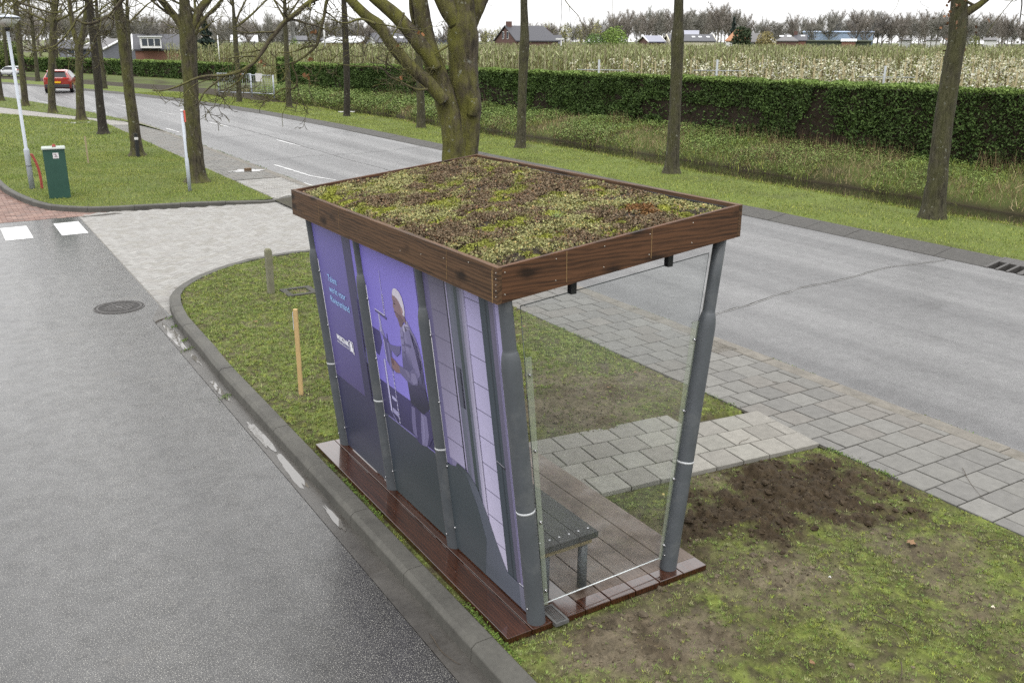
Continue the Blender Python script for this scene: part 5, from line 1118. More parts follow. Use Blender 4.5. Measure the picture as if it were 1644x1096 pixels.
def pole_variant(r, nb=70):
    b = MB(); h = r.uniform(2.5, 2.95); w_ = .024
    b.box((-w_,-w_,0), (w_,w_,h), 0, None, np.array(C(182,176,140,2.2))*r.uniform(.7, 1.15))
    for k in range(3):
        x, y_ = r.normal(0, .35, 2); b.tube([(x,y_,0),(x+r.normal(0,.1),y_,h*r.uniform(.7,.98))], [.035,.02], 3, 0, False, np.array(C(104,96,62,1.6)))
    z = r.uniform(.4, h, nb); P = np.c_[r.normal(0, .4, (nb, 2)), z]; A = np.c_[r.normal(0, .05, (nb, 2)), r.uniform(.06, .16, nb)]; B = r.normal(size=(nb, 3)); B[:,2] = 0; B *= .022/np.linalg.norm(B, axis=1)[:, None]
    pal = np.array([C(152,160,100,2.0), C(136,144,90,2.0), C(112,112,78,2.0), C(184,190,142,2.0)])
    b.cards(P, A, B, 0, pal[r.integers(0, 4, nb)]*r.uniform(.75, 1.15, (nb, 1))); return b
rO = np.random.default_rng(8)
BV = [blossom_variant(rO) for _ in range(6)]; PV = [pole_variant(rO) for _ in range(6)]
def merged(b): return np.concatenate(b.V), np.concatenate([f if f.shape[1] == 4 else np.c_[f, f[:, -1]] for f, _, _ in b.F]), np.concatenate(b.C)
pts = []
for row in range(0, 60):
    for t_ in np.arange(-10, 260, 1.15):
        x = 25.0+row*3.2; y = t_+rO.normal(0, .12)
        if x < edge_r(min(y, 112))+13.2: continue
        X_, Y2 = x-CP[0], y-CP[1]; D = math.hypot(X_, Y2); be = math.degrees(math.atan2(Y2, X_))
        if be < 22 or be > 93 or D > 205: continue
        kind = 'b' if (y < 39+.02*x and D < 84) else 'p'
        if kind == 'p' and D > 110 and rO.random() < .35: continue
        pts.append((D, x+rO.normal(0, .1), y, kind))
pts.sort()
inst = {}
kinds_count = {'b': 0, 'p': 0}
near_l = []; far_l = []
for p in pts:
    kinds_count[p[3]] += 1
    (near_l if kinds_count[p[3]] <= 290 and p[0] < 140 else far_l).append(p)
for kind, VV, nm, lab, grp in (('b', BV, 'blossom_tree', 'slim fruit tree in white blossom in the orchard rows behind the hedge', 'white blossoming orchard trees'), ('p', PV, 'espalier_tree', 'bare slim fruit tree tied to a pale pole in the orchard behind the hedge', 'bare orchard trees on pale poles')):
    protos = [v.build(nm, M_orch, col=True, label=lab, category='fruit tree', group=grp) for v in VV]
    L = [p for p in near_l if p[3] == kind]
    for k, p in enumerate(L):
        o = protos[k] if k < len(protos) else protos[k % len(protos)].copy()
        if k >= len(protos): COL.objects.link(o)
        s = rO.uniform(.92, 1.08); o.location = (p[1], p[2], .1); o.rotation_euler = (0, 0, rO.uniform(0, 6.28)); o.scale = (s, s, s)
    b = MB(); M3 = [merged(v) for v in VV]; A = np.array([(p[1], p[2]) for p in far_l if p[3] == kind]); ch = rO.integers(0, 6, len(A))
    for k in range(6):
        Q = A[ch == k]
        if not len(Q): continue
        V, F, Cc = M3[k]; th = rO.uniform(0, 6.28, len(Q)); s = rO.uniform(.92, 1.08, len(Q)); c_, s_ = np.cos(th), np.sin(th)
        W = np.stack([(V[None,:,0]*c_[:,None]-V[None,:,1]*s_[:,None])*s[:,None]+Q[:,:1], (V[None,:,0]*s_[:,None]+V[None,:,1]*c_[:,None])*s[:,None]+Q[:,1:], V[None,:,2]*s[:,None]+.1], -1)
        FF = (F[None]+(np.arange(len(Q))*len(V))[:, None, None]).reshape(-1, 4); b.add(W.reshape(-1, 3), FF, 0, np.tile(Cc, (len(Q), 1)))
    if b.n: S(b.build('orchard', M_orch, col=True, label='rows of slim fruit trees stretching away behind the nearer ones, '+('white with blossom' if kind == 'b' else 'bare on pale poles'), category='orchard'), 'stuff')
# grey orchard posts and white bins seen over the hedge
M_gpost = plain('galvanised_post', C(160,164,166,1.6), .5, .1, 10)
for X, D, lab in ((962, 44, 'grey steel orchard post standing above the hedge right of the slim verge tree'), (1152, 42, 'grey steel orchard post just right of the collared verge tree'), (1422, 43, 'grey steel orchard post above the hedge left of the leaning tree')):
    q = at(X, 96 if X < 1400 else 106, D); p = world_thing('orchard_post', lab, 'post', (q[0], q[1], .1)); b = MB(); b.tube([(q[0],q[1],.1),(q[0],q[1],q[2])], [.045,.045], 8); b.build('post', M_gpost, p)
    d = np.array([.62,-.78,0]); b = MB(); b.tube([np.array([q[0],q[1],q[2]-.45])-d*1.0, np.array([q[0],q[1],q[2]-.45])+d*1.2], [.018,.018], 6); b.build('crossbar', M_gpost, p)

# ------------------------------------------------------------------ far trees
M_fart = attr_mat('distant_twigs', .9, 0, 60, .12, .5, spec=.1)
def far_tree(r, h, w_, nt_, col, upright=.5, tw=.034, cr=.34, leafc=None, nl=0):
    b = MB(); b.tube([(0,0,-.3),(r.normal(0,.1),0,h*.4),(r.normal(0,.2),r.normal(0,.2),h*.8)], [h*.018,h*.013,h*.006], 5, 0, False, col*.8)
    nb = 26
    for k in range(nb):
        z0 = h*r.uniform(cr, .8); a = r.uniform(0, 6.28); l = h*r.uniform(.2, .42); d = np.array([math.cos(a)*w_, math.sin(a)*w_, upright+r.uniform(0, .4)]); d /= np.linalg.norm(d)
        P = wander(np.array([0,0,z0]), d, l, 4, .12, .10, r); b.tube(P, np.linspace(h*.007, h*.0018, 5), 3, 0, False, col*r.uniform(.8, 1.1))
        m = nt_//nb; t_ = r.uniform(.25, 1, m); i = np.minimum((t_*4).astype(int), 3); f = (t_*4-i)[:, None]; o = P[i]*(1-f)+P[i+1]*f
        D = r.normal(0, .55, (m, 3)); D[:,2] += upright*1.3; D /= np.linalg.norm(D, axis=1)[:, None]; D *= h*r.uniform(.06, .17, (m, 1)); W = np.cross(D, r.normal(size=(m, 3))); W *= tw/np.linalg.norm(W, axis=1)[:, None]
        b.blades(o, D, W, 0, col*r.uniform(.75, 1.25, (m, 1)))
    if nl:
        P = r.normal(size=(nl, 3)); P *= (r.random((nl, 1))**.4)/np.linalg.norm(P, axis=1)[:, None]; P = P*np.array([w_*h*.33, w_*h*.33, h*.36])+np.array([0,0,h*.62]); A = r.normal(size=(nl, 3)); A *= h*.02/np.linalg.norm(A, axis=1)[:, None]; B = np.cross(A, r.normal(size=(nl, 3))); B *= h*.016/np.linalg.norm(B, axis=1)[:, None]
        b.cards(P, A, B, 0, leafc*r.uniform(.7, 1.25, (nl, 1)))
    return b
def bushy(r, h, w_, n, col, shape='round', col2=None):
    b = MB(); b.tube([(0,0,-.2),(0,0,h*.5)], [h*.03,h*.02], 5, 0, False, np.array(C(80,72,60,1.6)))
    P = r.normal(size=(n, 3)); P /= np.linalg.norm(P, axis=1)[:, None]; rad = r.random((n, 1))**.35*(.7+.55*fbm(P*2.3+r.uniform(0, 50), 3, 3))[:, None]
    P = P*rad
    if shape == 'cone': z = r.random(n)**1.4; a = r.uniform(0, 6.28, n); rr = w_*(1-z)*np.sqrt(r.uniform(.35, 1, n))*(.8+.4*np.sin(z*40)); P = np.c_[np.cos(a)*rr, np.sin(a)*rr, z*h*.97+h*.03]
    else: P = P*np.array([w_, w_, h*.5])+np.array([0,0,h*.5])
    k = h*.022; A = unit(n)*k*r.uniform(.6, 1.4, (n, 1)); B = np.cross(A, unit(n)); B *= k*.7/(np.linalg.norm(B, axis=1)[:, None]+1e-9)
    c = np.array(col)*r.uniform(.65, 1.3, (n, 1))
    b.cards(P, A, B, 0, c); return b
rf = np.random.default_rng(4)
gb, gg, gl = np.array(C(156,148,139,2.2)), np.array(C(150,147,138,2.2)), np.array(C(178,175,140,2.2))  # far greys lightened: distance haze is put into the twig colours
FV = [far_tree(rf, 10, rf.uniform(.5, .9), 1400, [gb, gg, gb*1.05, gg*.95, gb*.92, gg*1.1][k], rf.uniform(.35, .75)) for k in range(6)]
PVf = [far_tree(rf, 10, .22, 520, np.array(C(168,168,160,2.2)), 1.2) for _ in range(2)]
YV = [far_tree(rf, 10, .7, 380, gl*.95, .6, leafc=np.array(C(168,166,110,1.9)), nl=160) for _ in range(2)]
def lib(VV, name, label, group): return [v.build(name, M_fart, col=True, label=label, category='tree', group=group) for v in VV]
L1 = lib(FV, 'bare_tree', 'grey leafless tree in the far belt behind the orchard', 'leafless trees of the far belt')
L2 = lib(PVf, 'poplar_tree', 'narrow pale leafless tree rising above the far belt', 'narrow pale trees of the far belt')
L3 = lib(YV, 'budding_tree', 'thin far tree hazed with yellowish spring buds', 'budding trees of the far belt')
used = set()
def put(lb, X, D, ytop, Yb=64):
    p = at(X, ytop, D); o = lb[rf.integers(0, len(lb))]
    if o.name in used: o = o.copy(); COL.objects.link(o)
    used.add(o.name); s = max(.25, (p[2]-.0)/10*1.02); o.location = (p[0], p[1], 0); o.scale = (s*rf.uniform(.9, 1.25),)*2+(s,); o.rotation_euler = (0, 0, rf.uniform(0, 6.28))
topR = lambda X: np.interp(X, [0, 120, 300, 450, 640, 780, 880, 960, 1050, 1120, 1165, 1200, 1245, 1300, 1400, 1480, 1560, 1644], [20, 20, 32, 28, 38, 42, 38, 30, 18, 19, 9, 27, 33, 27, 21, 22, 24, 30])
for k, X in enumerate(np.arange(-25, 1680, 10.5)):
    Xj = X+rf.uniform(-5, 5); yt = topR(Xj)+abs(rf.normal(0, 6)); D = rf.uniform(255, 330) if Xj > 760 else rf.uniform(200, 260)
    lb = L3 if (770 < Xj < 960 and rf.random() < .55) else L2 if (rf.random() < .07) else L1
    put(lb, Xj, D, yt-(6 if lb is L2 else 0))
for k, X in enumerate(np.arange(-30, 1690, 13)):
    Xj = X+rf.uniform(-8, 8); put(L1, Xj, rf.uniform(340, 400), topR(Xj)+rf.uniform(5, 14))
for X, D, yt in ((345,140,38),(240,140,32),(505,170,30),(585,180,38),(455,165,36),(20,150,30),(180,170,30),(430,180,40),(395,160,38),(540,190,35),(640,190,50)): put(L1, X, D, yt)
# thicket under the far belt
b = MB(); n = 16000; X = rf.uniform(-40, 1700, n); D = np.where(X > 760, rf.uniform(330, 380, n), rf.uniform(262, 300, n)); 
Q = np.array([at(x, 64, d) for x, d in zip(X, D)]); h = rf.gamma(3, 1.0, n).clip(.4, 6.5); 
A = unit(n)*rf.uniform(.15, .4, (n, 1)); B = np.cross(A, unit(n)); B *= .2/np.linalg.norm(B, axis=1)[:, None]
h = np.where((X > 1285) & (X < 1405), .5, h); b.cards(np.c_[Q[:, :2], h*rf.random(n)], A, B, 0, np.array([C(156,150,142,2.1), C(142,142,126,2.1), C(160,154,144,2.1)])[rf.integers(0, 3, n)]*rf.uniform(.75, 1.2, (n, 1))); S(b.build('undergrowth', M_fart, col=True), 'stuff')
def bush(name, label, cat, X, D, ytop, wpx, n, col, shape='round'):
    p = at(X, ytop, D); dep = (p-CP) @ CW; v = bushy(rf, p[2], wpx*dep/CF/2, n, col, shape); o = v.build(name, M_fart, col=True, label=label, category=cat); o.location = (p[0], p[1], 0); return o
bush('spruce_tree', 'big dark conifer behind the orchard, left of the low white hall', 'conifer', 328, 135, 28, 46, 5200, C(52,64,58,1.6), 'cone')
bush('green_bush', 'large bright green bush in front of the far belt', 'bush', 985, 230, 42, 48, 2600, C(134,158,84,1.9)); bush('green_bush', 'darker green bush to the left of the bright one', 'bush', 955, 228, 52, 34, 1600, C(104,130,74,1.9))
bush('conifer_tree', 'dark round-shouldered conifer before the thatched house', 'conifer', 1193, 215, 40, 34, 2600, C(64,76,54,1.7)); bush('spruce_tree', 'slender bluish spruce just left of the round conifer', 'conifer', 1179, 240, 28, 24, 2600, C(72,86,80,1.7), 'cone')
bush('willow_tree', 'straw-coloured weeping willow between the houses', 'tree', 1231, 235, 50, 34, 2200, C(160,150,104,1.9)); bush('green_bush', 'olive bush right of the leaning tree in front of the far belt', 'bush', 1564, 260, 56, 24, 1000, C(140,144,96,1.9)); bush('green_bush', 'small pale bush beside the white hall', 'bush', 471, 170, 58, 14, 600, C(120,140,80,1.9))
bush('green_bush', 'leafy green shrub at the left edge in front of the far hedge', 'bush', 12, 118, 62, 40, 1500, C(104,118,64,1.8))
# ------------------------------------------------------------------ houses and halls beyond the orchard
M_rdark = plain('roof_tiles_dark', C(84,84,90,2.4), .6, .12, 6, .2, 20); M_rgrey = plain('roof_tiles_grey', C(122,120,120,2.4), .6, .12, 6); M_brick = plain('brick_wall', C(132,96,84,1.6), .85, .2, 10); M_brickd = plain('brick_wall_dark', C(104,80,74,1.6), .85, .2, 10)
M_wwhite = plain('white_wall', C(226,226,226,1.6), .7, .04, 4); M_wcream = plain('cream_wall', C(214,208,186,1.6), .8, .05, 4); M_wgrey = plain('grey_wall', C(124,126,134,1.6), .8, .06, 4); M_blueh = plain('blue_steel_cladding', C(168,188,216,1.7), .5, .05, 2); M_blued = plain('blue_dark_cladding', C(84,112,160,1.7), .5, .05, 2); M_rwhite = plain('pale_roof', C(222,224,226,1.9), .6, .04, 2)
M_win = plain('window_glass', C(70,76,84,1.5), .15, .1, 4); M_solar = plain('solar_panel', C(110,112,132,1.9), .25, .05, 6); M_thatch = plain('orange_thatch', C(166,122,92,1.7), .9, .15, 10)
def house(name, label, cat, X0, X1, yr, ye, D, depth, wall, roof, hip=0., turn=0., wins=(), chim=None, ridge_in=(0, 0), trim=None, sky=(), gwin=False, oh=.25):
    a, b_ = at(X0, 64, D), at(X1, 64, D); c = (a+b_)/2; c[2] = 0; W = np.hypot(*(b_-a)[:2]); r = math.atan2(*(b_-a)[1::-1])+R(turn); W = W/max(.5, math.cos(R(turn)))
    dep = (at((X0+X1)/2, 64, D)-CP) @ CW; zr = at((X0+X1)/2, yr, D)[2]; ze = at((X0+X1)/2, ye, D)[2]
    h = thing(name, label, cat, tuple(c), rz=r); w2, d2 = W/2, depth/2
    b = MB(); b.box((-w2,-d2,-.2), (w2,d2,ze))
    if not hip: b.add([(-w2,-d2,ze),(-w2,d2,ze),(-w2,0,zr-.05)], np.array([[0,2,1]])); b.add([(w2,-d2,ze),(w2,d2,ze),(w2,0,zr-.05)], np.array([[0,1,2]]))
    b.build('wall', wall, h)
    b = MB(); sl = (zr-ze)/d2; q0 = (-w2-oh+ridge_in[0] if not hip else -w2+hip); q1 = (w2+oh-ridge_in[1] if not hip else w2-hip); e0, e1 = -w2-oh, w2+oh; zz = ze-oh*sl
    for sg in (-1, 1):
        V = np.array([(e0,sg*(d2+oh),zz),(e1,sg*(d2+oh),zz),(q1,0,zr),(q0,0,zr)]); b.hexa(np.concatenate([V+np.array([0,0,.02]), V+np.array([0,0,.20])]))
    if hip:
        for s, q in ((e0, q0), (e1, q1)): b.add([(s,-d2-oh,zz+.03),(s,d2+oh,zz+.03),(q,0,zr+.1)], np.array([[0,1,2]]))
    ro_ = b.build('roof', roof, h)
    if trim:
        for s in (-1, 1):
            b = MB()
            for sg in (-1, 1): b.tube([(s*(w2+oh+.03), sg*(d2+oh), zz+.1), (s*(w2+oh+.03), 0, zr+.1)], [.16,.16], 4)
            b.build('verge_board', trim, ro_)
    if chim is not None: b = MB(); b.box((chim-.4,-.45,zr-1.2), (chim+.4,.45,zr+.9)); b.build('chimney', M_brickd, ro_)
    for (u, z0, w_, hh) in wins: b = MB(); b.box((u*W-w_/2,-d2-.05,z0), (u*W+w_/2,-d2+.05,z0+hh)); f = b.build('window', M_wwhite, h); b = MB(); b.box((u*W-w_/2+.08,-d2-.08,z0+.08), (u*W+w_/2-.08,-d2-.051,z0+hh-.08)); b.build('pane', M_win, f)
    if gwin:
        for y_ in (-.9, .9): b = MB(); b.box((-w2-.06,y_-.35,ze+.3), (-w2+.02,y_+.35,ze+1.6)); f = b.build('window', M_wwhite, h); b = MB(); b.box((-w2-.09,y_-.27,ze+.4), (-w2-.061,y_+.27,ze+1.5)); b.build('pane', M_win, f)
    for (u, v, w_, hh, mt) in sky:
        n = np.array([0, -sl, 1])/math.hypot(sl, 1); y0_, y1_ = -d2*(1-v), -d2*(1-v-hh); V = np.array([(u*W-w_/2,y0_,zr+y0_*sl+.23),(u*W+w_/2,y0_,zr+y0_*sl+.23),(u*W+w_/2,y1_,zr+y1_*sl+.23),(u*W-w_/2,y1_,zr+y1_*sl+.23)]); b = MB(); b.hexa(np.concatenate([V, V+np.array([0,0,.06])])); b.build('roof_light', mt, ro_)
    return h
house('farmhouse', 'brick farmhouse with steep dark roof and chimney behind the orchard', 'house', 812, 878, 43.5, 66, 178, 8.6, M_brickd, M_rdark, turn=28, chim=-3.6, gwin=True, ridge_in=(0,1.0))
house('barn', 'low dark-roofed annex to the right of the brick farmhouse', 'barn', 874, 900, 58.5, 71, 184, 6, M_wgrey, M_rdark)
house('house', 'house with long dark roof and white box dormer, half behind the forked tree', 'house', 216, 292, 57.5, 80, 140, 8, M_brick, M_rdark, trim=M_wwhite)
p = at(242, 66, 134.6); hd = thing('dormer', 'white box dormer with wide windows on the long dark roof', 'dormer', (p[0], p[1], p[2]-1.0), rz=math.atan2(-(p[0]-CP[0]), p[1]-CP[1])*0+R(-8))
b = MB(); b.box((-1.25,-.2,.1), (1.25,2.6,1.45)); b.build('wall', M_wwhite, hd); b = MB(); b.box((-1.45,-.4,1.46), (1.45,2.6,1.62)); b.build('roof', M_rwhite, hd)
for x in (-.78, 0, .78): b = MB(); b.box((x-.32,-.24,.4), (x+.32,-.201,1.25)); b.build('window', M_win, hd)
house('house', 'small grey house with white-edged gable seen between the lawn trunks', 'house', 158, 193, 64.5, 79, 150, 6, M_wgrey, M_rgrey, turn=-52, trim=M_wwhite)
house('shed', 'little blue-grey shed with a white roof edge left of the white-edged gable', 'shed', 92, 120, 67, 79, 150, 5, M_wgrey, M_rdark, trim=M_wwhite, wins=((.2, 1.3, .9, .8),))
house('hall', 'long low white hall with dark roof behind the orchard', 'hall', 464, 548, 59.5, 66, 205, 14, M_wwhite, M_rdark)
house('shed', 'pale gabled shed with brown end wall beside the white hall', 'shed', 536, 592, 60, 69, 190, 12, M_brick, M_rwhite, turn=-20)
house('house', 'white house with dark roof and two skylights seen through the oak limbs', 'house', 596, 652, 55, 69, 180, 9, M_wwhite, M_rdark, turn=15, sky=((.05,.35,.9,.2,M_rwhite),(.28,.35,.9,.2,M_rwhite)))
house('hall', 'blue flat-roofed works seen between the two oak stems', 'hall', 694, 722, 47, 62, 300, 18, M_blued, M_rwhite)
house('house', 'very small pale house far off, left of the green spruce', 'house', 372, 412, 58, 68, 200, 8, M_wwhite, M_rwhite)
house('house', 'small house with a light blue solar roof and white gable edge', 'house', 1034, 1058, 59, 68, 215, 7, M_brickd, M_solar, turn=20, trim=M_wwhite)
house('farmhouse', 'long farmhouse with cream gable, dark roof and three skylights', 'house', 1072, 1142, 57, 67, 215, 9, M_wcream, M_rdark, turn=10, sky=((.05,.45,.7,.2,M_rwhite),(.2,.45,.7,.2,M_rwhite),(.38,.45,.7,.2,M_rwhite)), trim=M_wcream)
house('barn', 'higher grey solar-panelled roof behind the long farmhouse', 'barn', 1094, 1120, 50.5, 58, 232, 8, M_wgrey, M_solar)
house('house', 'thatched orange-roofed house half hidden by the round conifer', 'house', 1166, 1204, 47, 66, 232, 9, M_wwhite, M_thatch, hip=2.2)
house('house', 'grey house with slate roof right of the thatched house', 'house', 1206, 1226, 55, 68, 240, 7, M_wgrey, M_rgrey)
house('house', 'grey hip-roofed house with bright skylights', 'house', 1248, 1280, 56, 66.5, 240, 9, M_brickd, M_rgrey, hip=2, sky=((-.3,.5,1.0,.2,M_rwhite),(.08,.5,1.0,.2,M_rwhite)))
house('house', 'dark-roofed brick house with chimney touching the hip-roofed one', 'house', 1276, 1294, 57, 66, 242, 8, M_brick, M_rdark, chim=-1.2, sky=((.2,.6,1.0,.2,M_rwhite),))
house('warehouse', 'wide light blue warehouse behind the bare far trees', 'warehouse', 1290, 1400, 51.5, 53, 275, 12, M_blueh, M_blueh)
house('hall', 'low brick and white shed in front of the blue warehouse', 'shed', 1352, 1374, 64, 67, 250, 6, M_brick, M_rwhite)
for k, (X0, X1, yr, lab) in enumerate(((1444, 1462, 62, 'white house far left of the leaning tree'), (1488, 1510, 62, 'white house close against the leaning trunk'), (1580, 1600, 62, 'tiny white house far right behind the trees'))):
    house('house', lab, 'house', X0, X1, yr, 65.5, 300, 8, M_wwhite, M_rgrey)
house('hedge_bank', 'long dark hedge line at the foot of the warehouse', 'hedge', 1294, 1400, 66.0, 67, 252, 1.5, plain('dark_hedge', C(70,76,66,1.8), .9, .3, 2), plain('dark_hedge_top', C(78,84,70,1.8), .9, .3, 2))
# ------------------------------------------------------------------ poles and lamps
M_galv = plain('galvanised_pole', C(176,182,190,1.5), .45, .08, 6, metal=.0)
def lamp_post():
    g = gnd(52, 303); D = np.hypot(*(g-CP)[:2]); o = world_thing('street_lamp', 'grey park lamp post with a mushroom-shaped white head by the kerb', 'street lamp', (g[0], g[1], 0))
    z = lambda y: float(at(38, y, D)[2]); zt = z(46); zc = z(240)
    b = MB(); b.tube([(g[0],g[1],-.05),(g[0],g[1],zc-.03),(g[0],g[1],zc),(g[0],g[1],zc+.03),(g[0],g[1],zt)], [.066,.066,.066,.040,.034], 18); b.build('pole', M_galv, o)
    h = (zt-zc); s = 1.
    x, y = g[0], g[1]; z0 = zt
    b = MB(); b.tube([(x,y,z0-.06),(x,y,z0+.02)], [.05,.075], 20); b.build('collar', M_black, o)
    t = NT('lamp_diffuser'); t.set(Base_Color=C(214,216,212,1.5), Roughness=.25, Transmission_Weight=.2); b = MB(); b.tube([(x,y,z0+.02),(x,y,z0+.10),(x,y,z0+.225)], [.09,.20,.325], 32); b.build('lamp_diffuser', t.m, o)
    b = MB(); b.tube([(x,y,z0+.225),(x,y,z0+.245)], [.335,.335], 32); b.build('rim', M_black, o)
    b = MB(); b.tube([(x,y,z0+.246),(x,y,z0+.275),(x,y,z0+.305),(x,y,z0+.325)], [.335,.27,.16,.04], 32); b.build('lamp_cap', M_galv, o)
    b = MB(); b.tube([(x,y,zc-.42),(x,y,zc-.40)], [.0668,.0668], 18); b.build('band', M_black, o)
    return g
lg = lamp_post()
M_red = plain('red_conduit', C(150,74,66,1.4), .5, .2, 10)
cg = gnd(68, 303); cb = world_thing('cable_conduit', 'pair of reddish bent cable pipes rising from the grass beside the lamp post', 'pipe', (cg[0], cg[1], 0))
for dx_ in (-.02, .03):
    D = np.hypot(*(cg-CP)[:2]); P = [at(X+dx_*40, Y, D) for X, Y in ((67.5,304),(66,292),(63,276),(58,262),(53,252),(49.5,247))]; Pd, _ = dens(P, [.02]*6, 3); b = MB(); b.tube(Pd, .018, 8); b.build('pipe', M_red, cb)
M_green = plain('green_cabinet_paint', C(44,74,64,1.35), .45, .12, 4, .05, 120); M_greenl = plain('cabinet_lid_pale', C(178,186,178,2.), .5, .12, 6); M_stick = plain('sticker_white', C(206,204,204,1.4), .4, .1, 30)
g = gnd(98, 318); cab = thing('utility_cabinet', 'green street cabinet with pale lid, red knob and a small white sticker', 'utility cabinet', (g[0], g[1]+.12, 0), rz=R(-6)); zt = float(at(92, 236, np.hypot(*(g-CP)[:2]))[2])
b = MB(); b.box((-.235,-.16,-.02), (.235,.16,zt-.05)); bd = b.build('body', M_green, cab, bevel=.012); b = MB(); b.box((-.215,-.14,-.06), (.215,.14,-.021)); b.build('plinth', M_black, cab)
b = MB(); b.hexa(np.array([(-.26,-.19,zt-.05),(.26,-.19,zt-.05),(.26,.19,zt-.05),(-.26,.19,zt-.05),(-.25,-.18,zt-.012),(.25,-.18,zt-.012),(.25,.18,zt),(-.25,.18,zt)])); b.build('lid', M_greenl, cab, bevel=.008)
b = MB(); b.cyl((.02,0,zt-.006), (.02,0,zt+.03), .042, 14); b.cyl((.02,0,zt+.03), (.02,0,zt+.055), .03, 14); b.build('knob', M_red, cab)
b = MB(); b.box((-.03,-.1635,zt-.26), (.095,-.1605,zt-.13)); k_ = b.build('sticker', M_stick, cab); b = MB()
for (x, z, w_, h_) in ((-.01,-.175,.05,.02),(.02,-.20,.04,.022),(.0,-.235,.07,.02)): b.box((x,-.1645,zt+z), (x+w_,-.1638,zt+z+h_))
b.build('print', plain('sticker_print', C(120,104,112,1.4), .5, .1, 20), k_)
b = MB(); b.box((-.2365,-.05,zt-.34), (-.2352,.06,zt-.22)); b.build('sticker', M_stick, cab)
g = gnd(305, 307); D = np.hypot(*(g-CP)[:2]); mk = world_thing('marker_pole', 'thin grey pole with a red and white top in front of the forked tree', 'pole', (g[0], g[1], 0)); zt = float(at(300, 176, D)[2]); zc = float(at(302, 254, D)[2])
b = MB(); b.tube([(g[0],g[1],-.05),(g[0],g[1],zc-.01),(g[0],g[1],zc+.01),(g[0],g[1],zt-.05)], [.045,.045,.032,.032], 14); b.build('pole', M_galv, mk)
b = MB(); b.tube([(g[0],g[1],zt-.05),(g[0],g[1],zt)], [.036,.036], 14); b.build('cap', M_stick, mk); b = MB(); b.box((g[0]+.034,g[1]-.03,zt-.30), (g[0]+.075,g[1]+.03,zt-.02)); b.build('reflector', plain('reflector_red', C(200,96,84,1.4), .4, .1, 10), mk, bevel=.006)
M_stake = plain('pine_stake', C(206,176,124,1.75), .7, .14, 5, .1, 60); M_stake2 = plain('stake_grey', C(150,138,110,1.4), .8, .14, 5); M_conc = plain('mossy_concrete', C(118,116,98,1.4), .9, .3, 9, .4, 60, dirt=C(96,100,60,1.4))
g = gnd(485, 632); st = thing('wooden_stake', 'new square pine stake with a white paper note beside the picture wall', 'stake', (g[0], g[1]+.03, -.04), rz=R(-32)); zt = float(at(481, 497, np.hypot(*(g-CP)[:2]))[2])+.04
b = MB(); b.box((-.022,-.018,-.05), (.022,.018,zt)); b.build('post', M_stake, st, bevel=.002)
b = MB(); b.box((-.0275,-.022,zt-.22), (-.0235,.025,zt-.03)); b.build('paper_note', plain('paper_white', C(236,238,244,1.6), .7, .03, 10), st)
g = gnd(437, 470); bo = world_thing('bollard', 'weathered concrete bollard on the grass corner', 'bollard', (g[0], g[1]+.05, 0)); zt = float(at(437, 398, np.hypot(*(g-CP)[:2])+.05)[2])
b = MB(); x, y = g[0], g[1]+.05; b.box((x-.048,y-.048,-.08), (x+.048,y+.048,zt-.03)); b.hexa(np.array([(x-.048,y-.048,zt-.0299),(x+.048,y-.048,zt-.0299),(x+.048,y+.048,zt-.0299),(x-.048,y+.048,zt-.0299),(x-.026,y-.026,zt),(x+.026,y-.026,zt),(x+.026,y+.026,zt),(x-.026,y+.026,zt)])); b.build('post', M_conc, bo, bevel=.012)
g = gnd(142, 262); D = np.hypot(*(g-CP)[:2]); st = world_thing('wooden_stake', 'thin greyish stake alone in the middle of the lawn', 'stake', (g[0], g[1], 0)); b = MB(); b.box((g[0]-.022,g[1]-.022,-.05), (g[0]+.022,g[1]+.022,float(at(140,219,D)[2]))); b.build('post', M_stake2, st)
g = gnd(222, 252); D = np.hypot(*(g-CP)[:2]); st = world_thing('marker_post', 'short dark marker post with a pale top at the foot of a lawn tree', 'post', (g[0], g[1], 0)); zt = float(at(224,214,D)[2]); b = MB(); b.box((g[0]-.05,g[1]-.05,-.05), (g[0]+.05,g[1]+.05,zt)); b.build('post', M_black, st, bevel=.01); b = MB(); b.box((g[0]-.052,g[1]-.055,zt-.20), (g[0]+.052,g[1]+.052,zt-.12)); b.build('pale_band', M_stick, st)
# plank behind the dark verge tree
g = gnd(558, 183); b = MB(); b.box((-.42,-.06,0), (.42,.06,.035)); o = b.build('plank', M_stick, label='small white plank lying on the verge behind the dark straight tree', category='plank'); o.location = (g[0]+.3, g[1]+.9, .02); o.rotation_euler = (0,0,R(-25))
# ------------------------------------------------------------------ covers, grates, puddles
M_iron = plain('cast_iron', C(98,95,92,2.8), .55, .25, 20, .3, 150, 'World')
M_irond = plain('cast_iron_groove', C(62,60,58), .8, .2, 20, 0, 150, 'World')
mc = np.array([-.95, 9.78]); mo = world_thing('manhole_cover', 'round cast iron manhole cover with raised bars in the side road', 'manhole cover', (*mc, -.12))
b = MB(); b.tube([(*mc,-.14),(*mc,-.1165)], [.345,.345], 48); b.build('plate', M_irond, mo)
b = MB()
def ring(b, c, r0, r1, z0, z1, n=48):
    th = np.arange(n)*2*np.pi/n; V = []
    for r_, z_ in ((r0,z0),(r0,z1),(r1,z1),(r1,z0)): V.append(np.c_[c[0]+r_*np.cos(th), c[1]+r_*np.sin(th), np.full(n, z_)])
    F = [(a*n+i, a*n+(i+1) % n, ((a+1) % 4)*n+(i+1) % n, ((a+1) % 4)*n+i) for a in range(4) for i in range(n)]; b.add(np.concatenate(V), np.array(F))
ring(b, mc, .335, .352, -.13, -.113); ring(b, mc, .285, .315, -.118, -.1125)
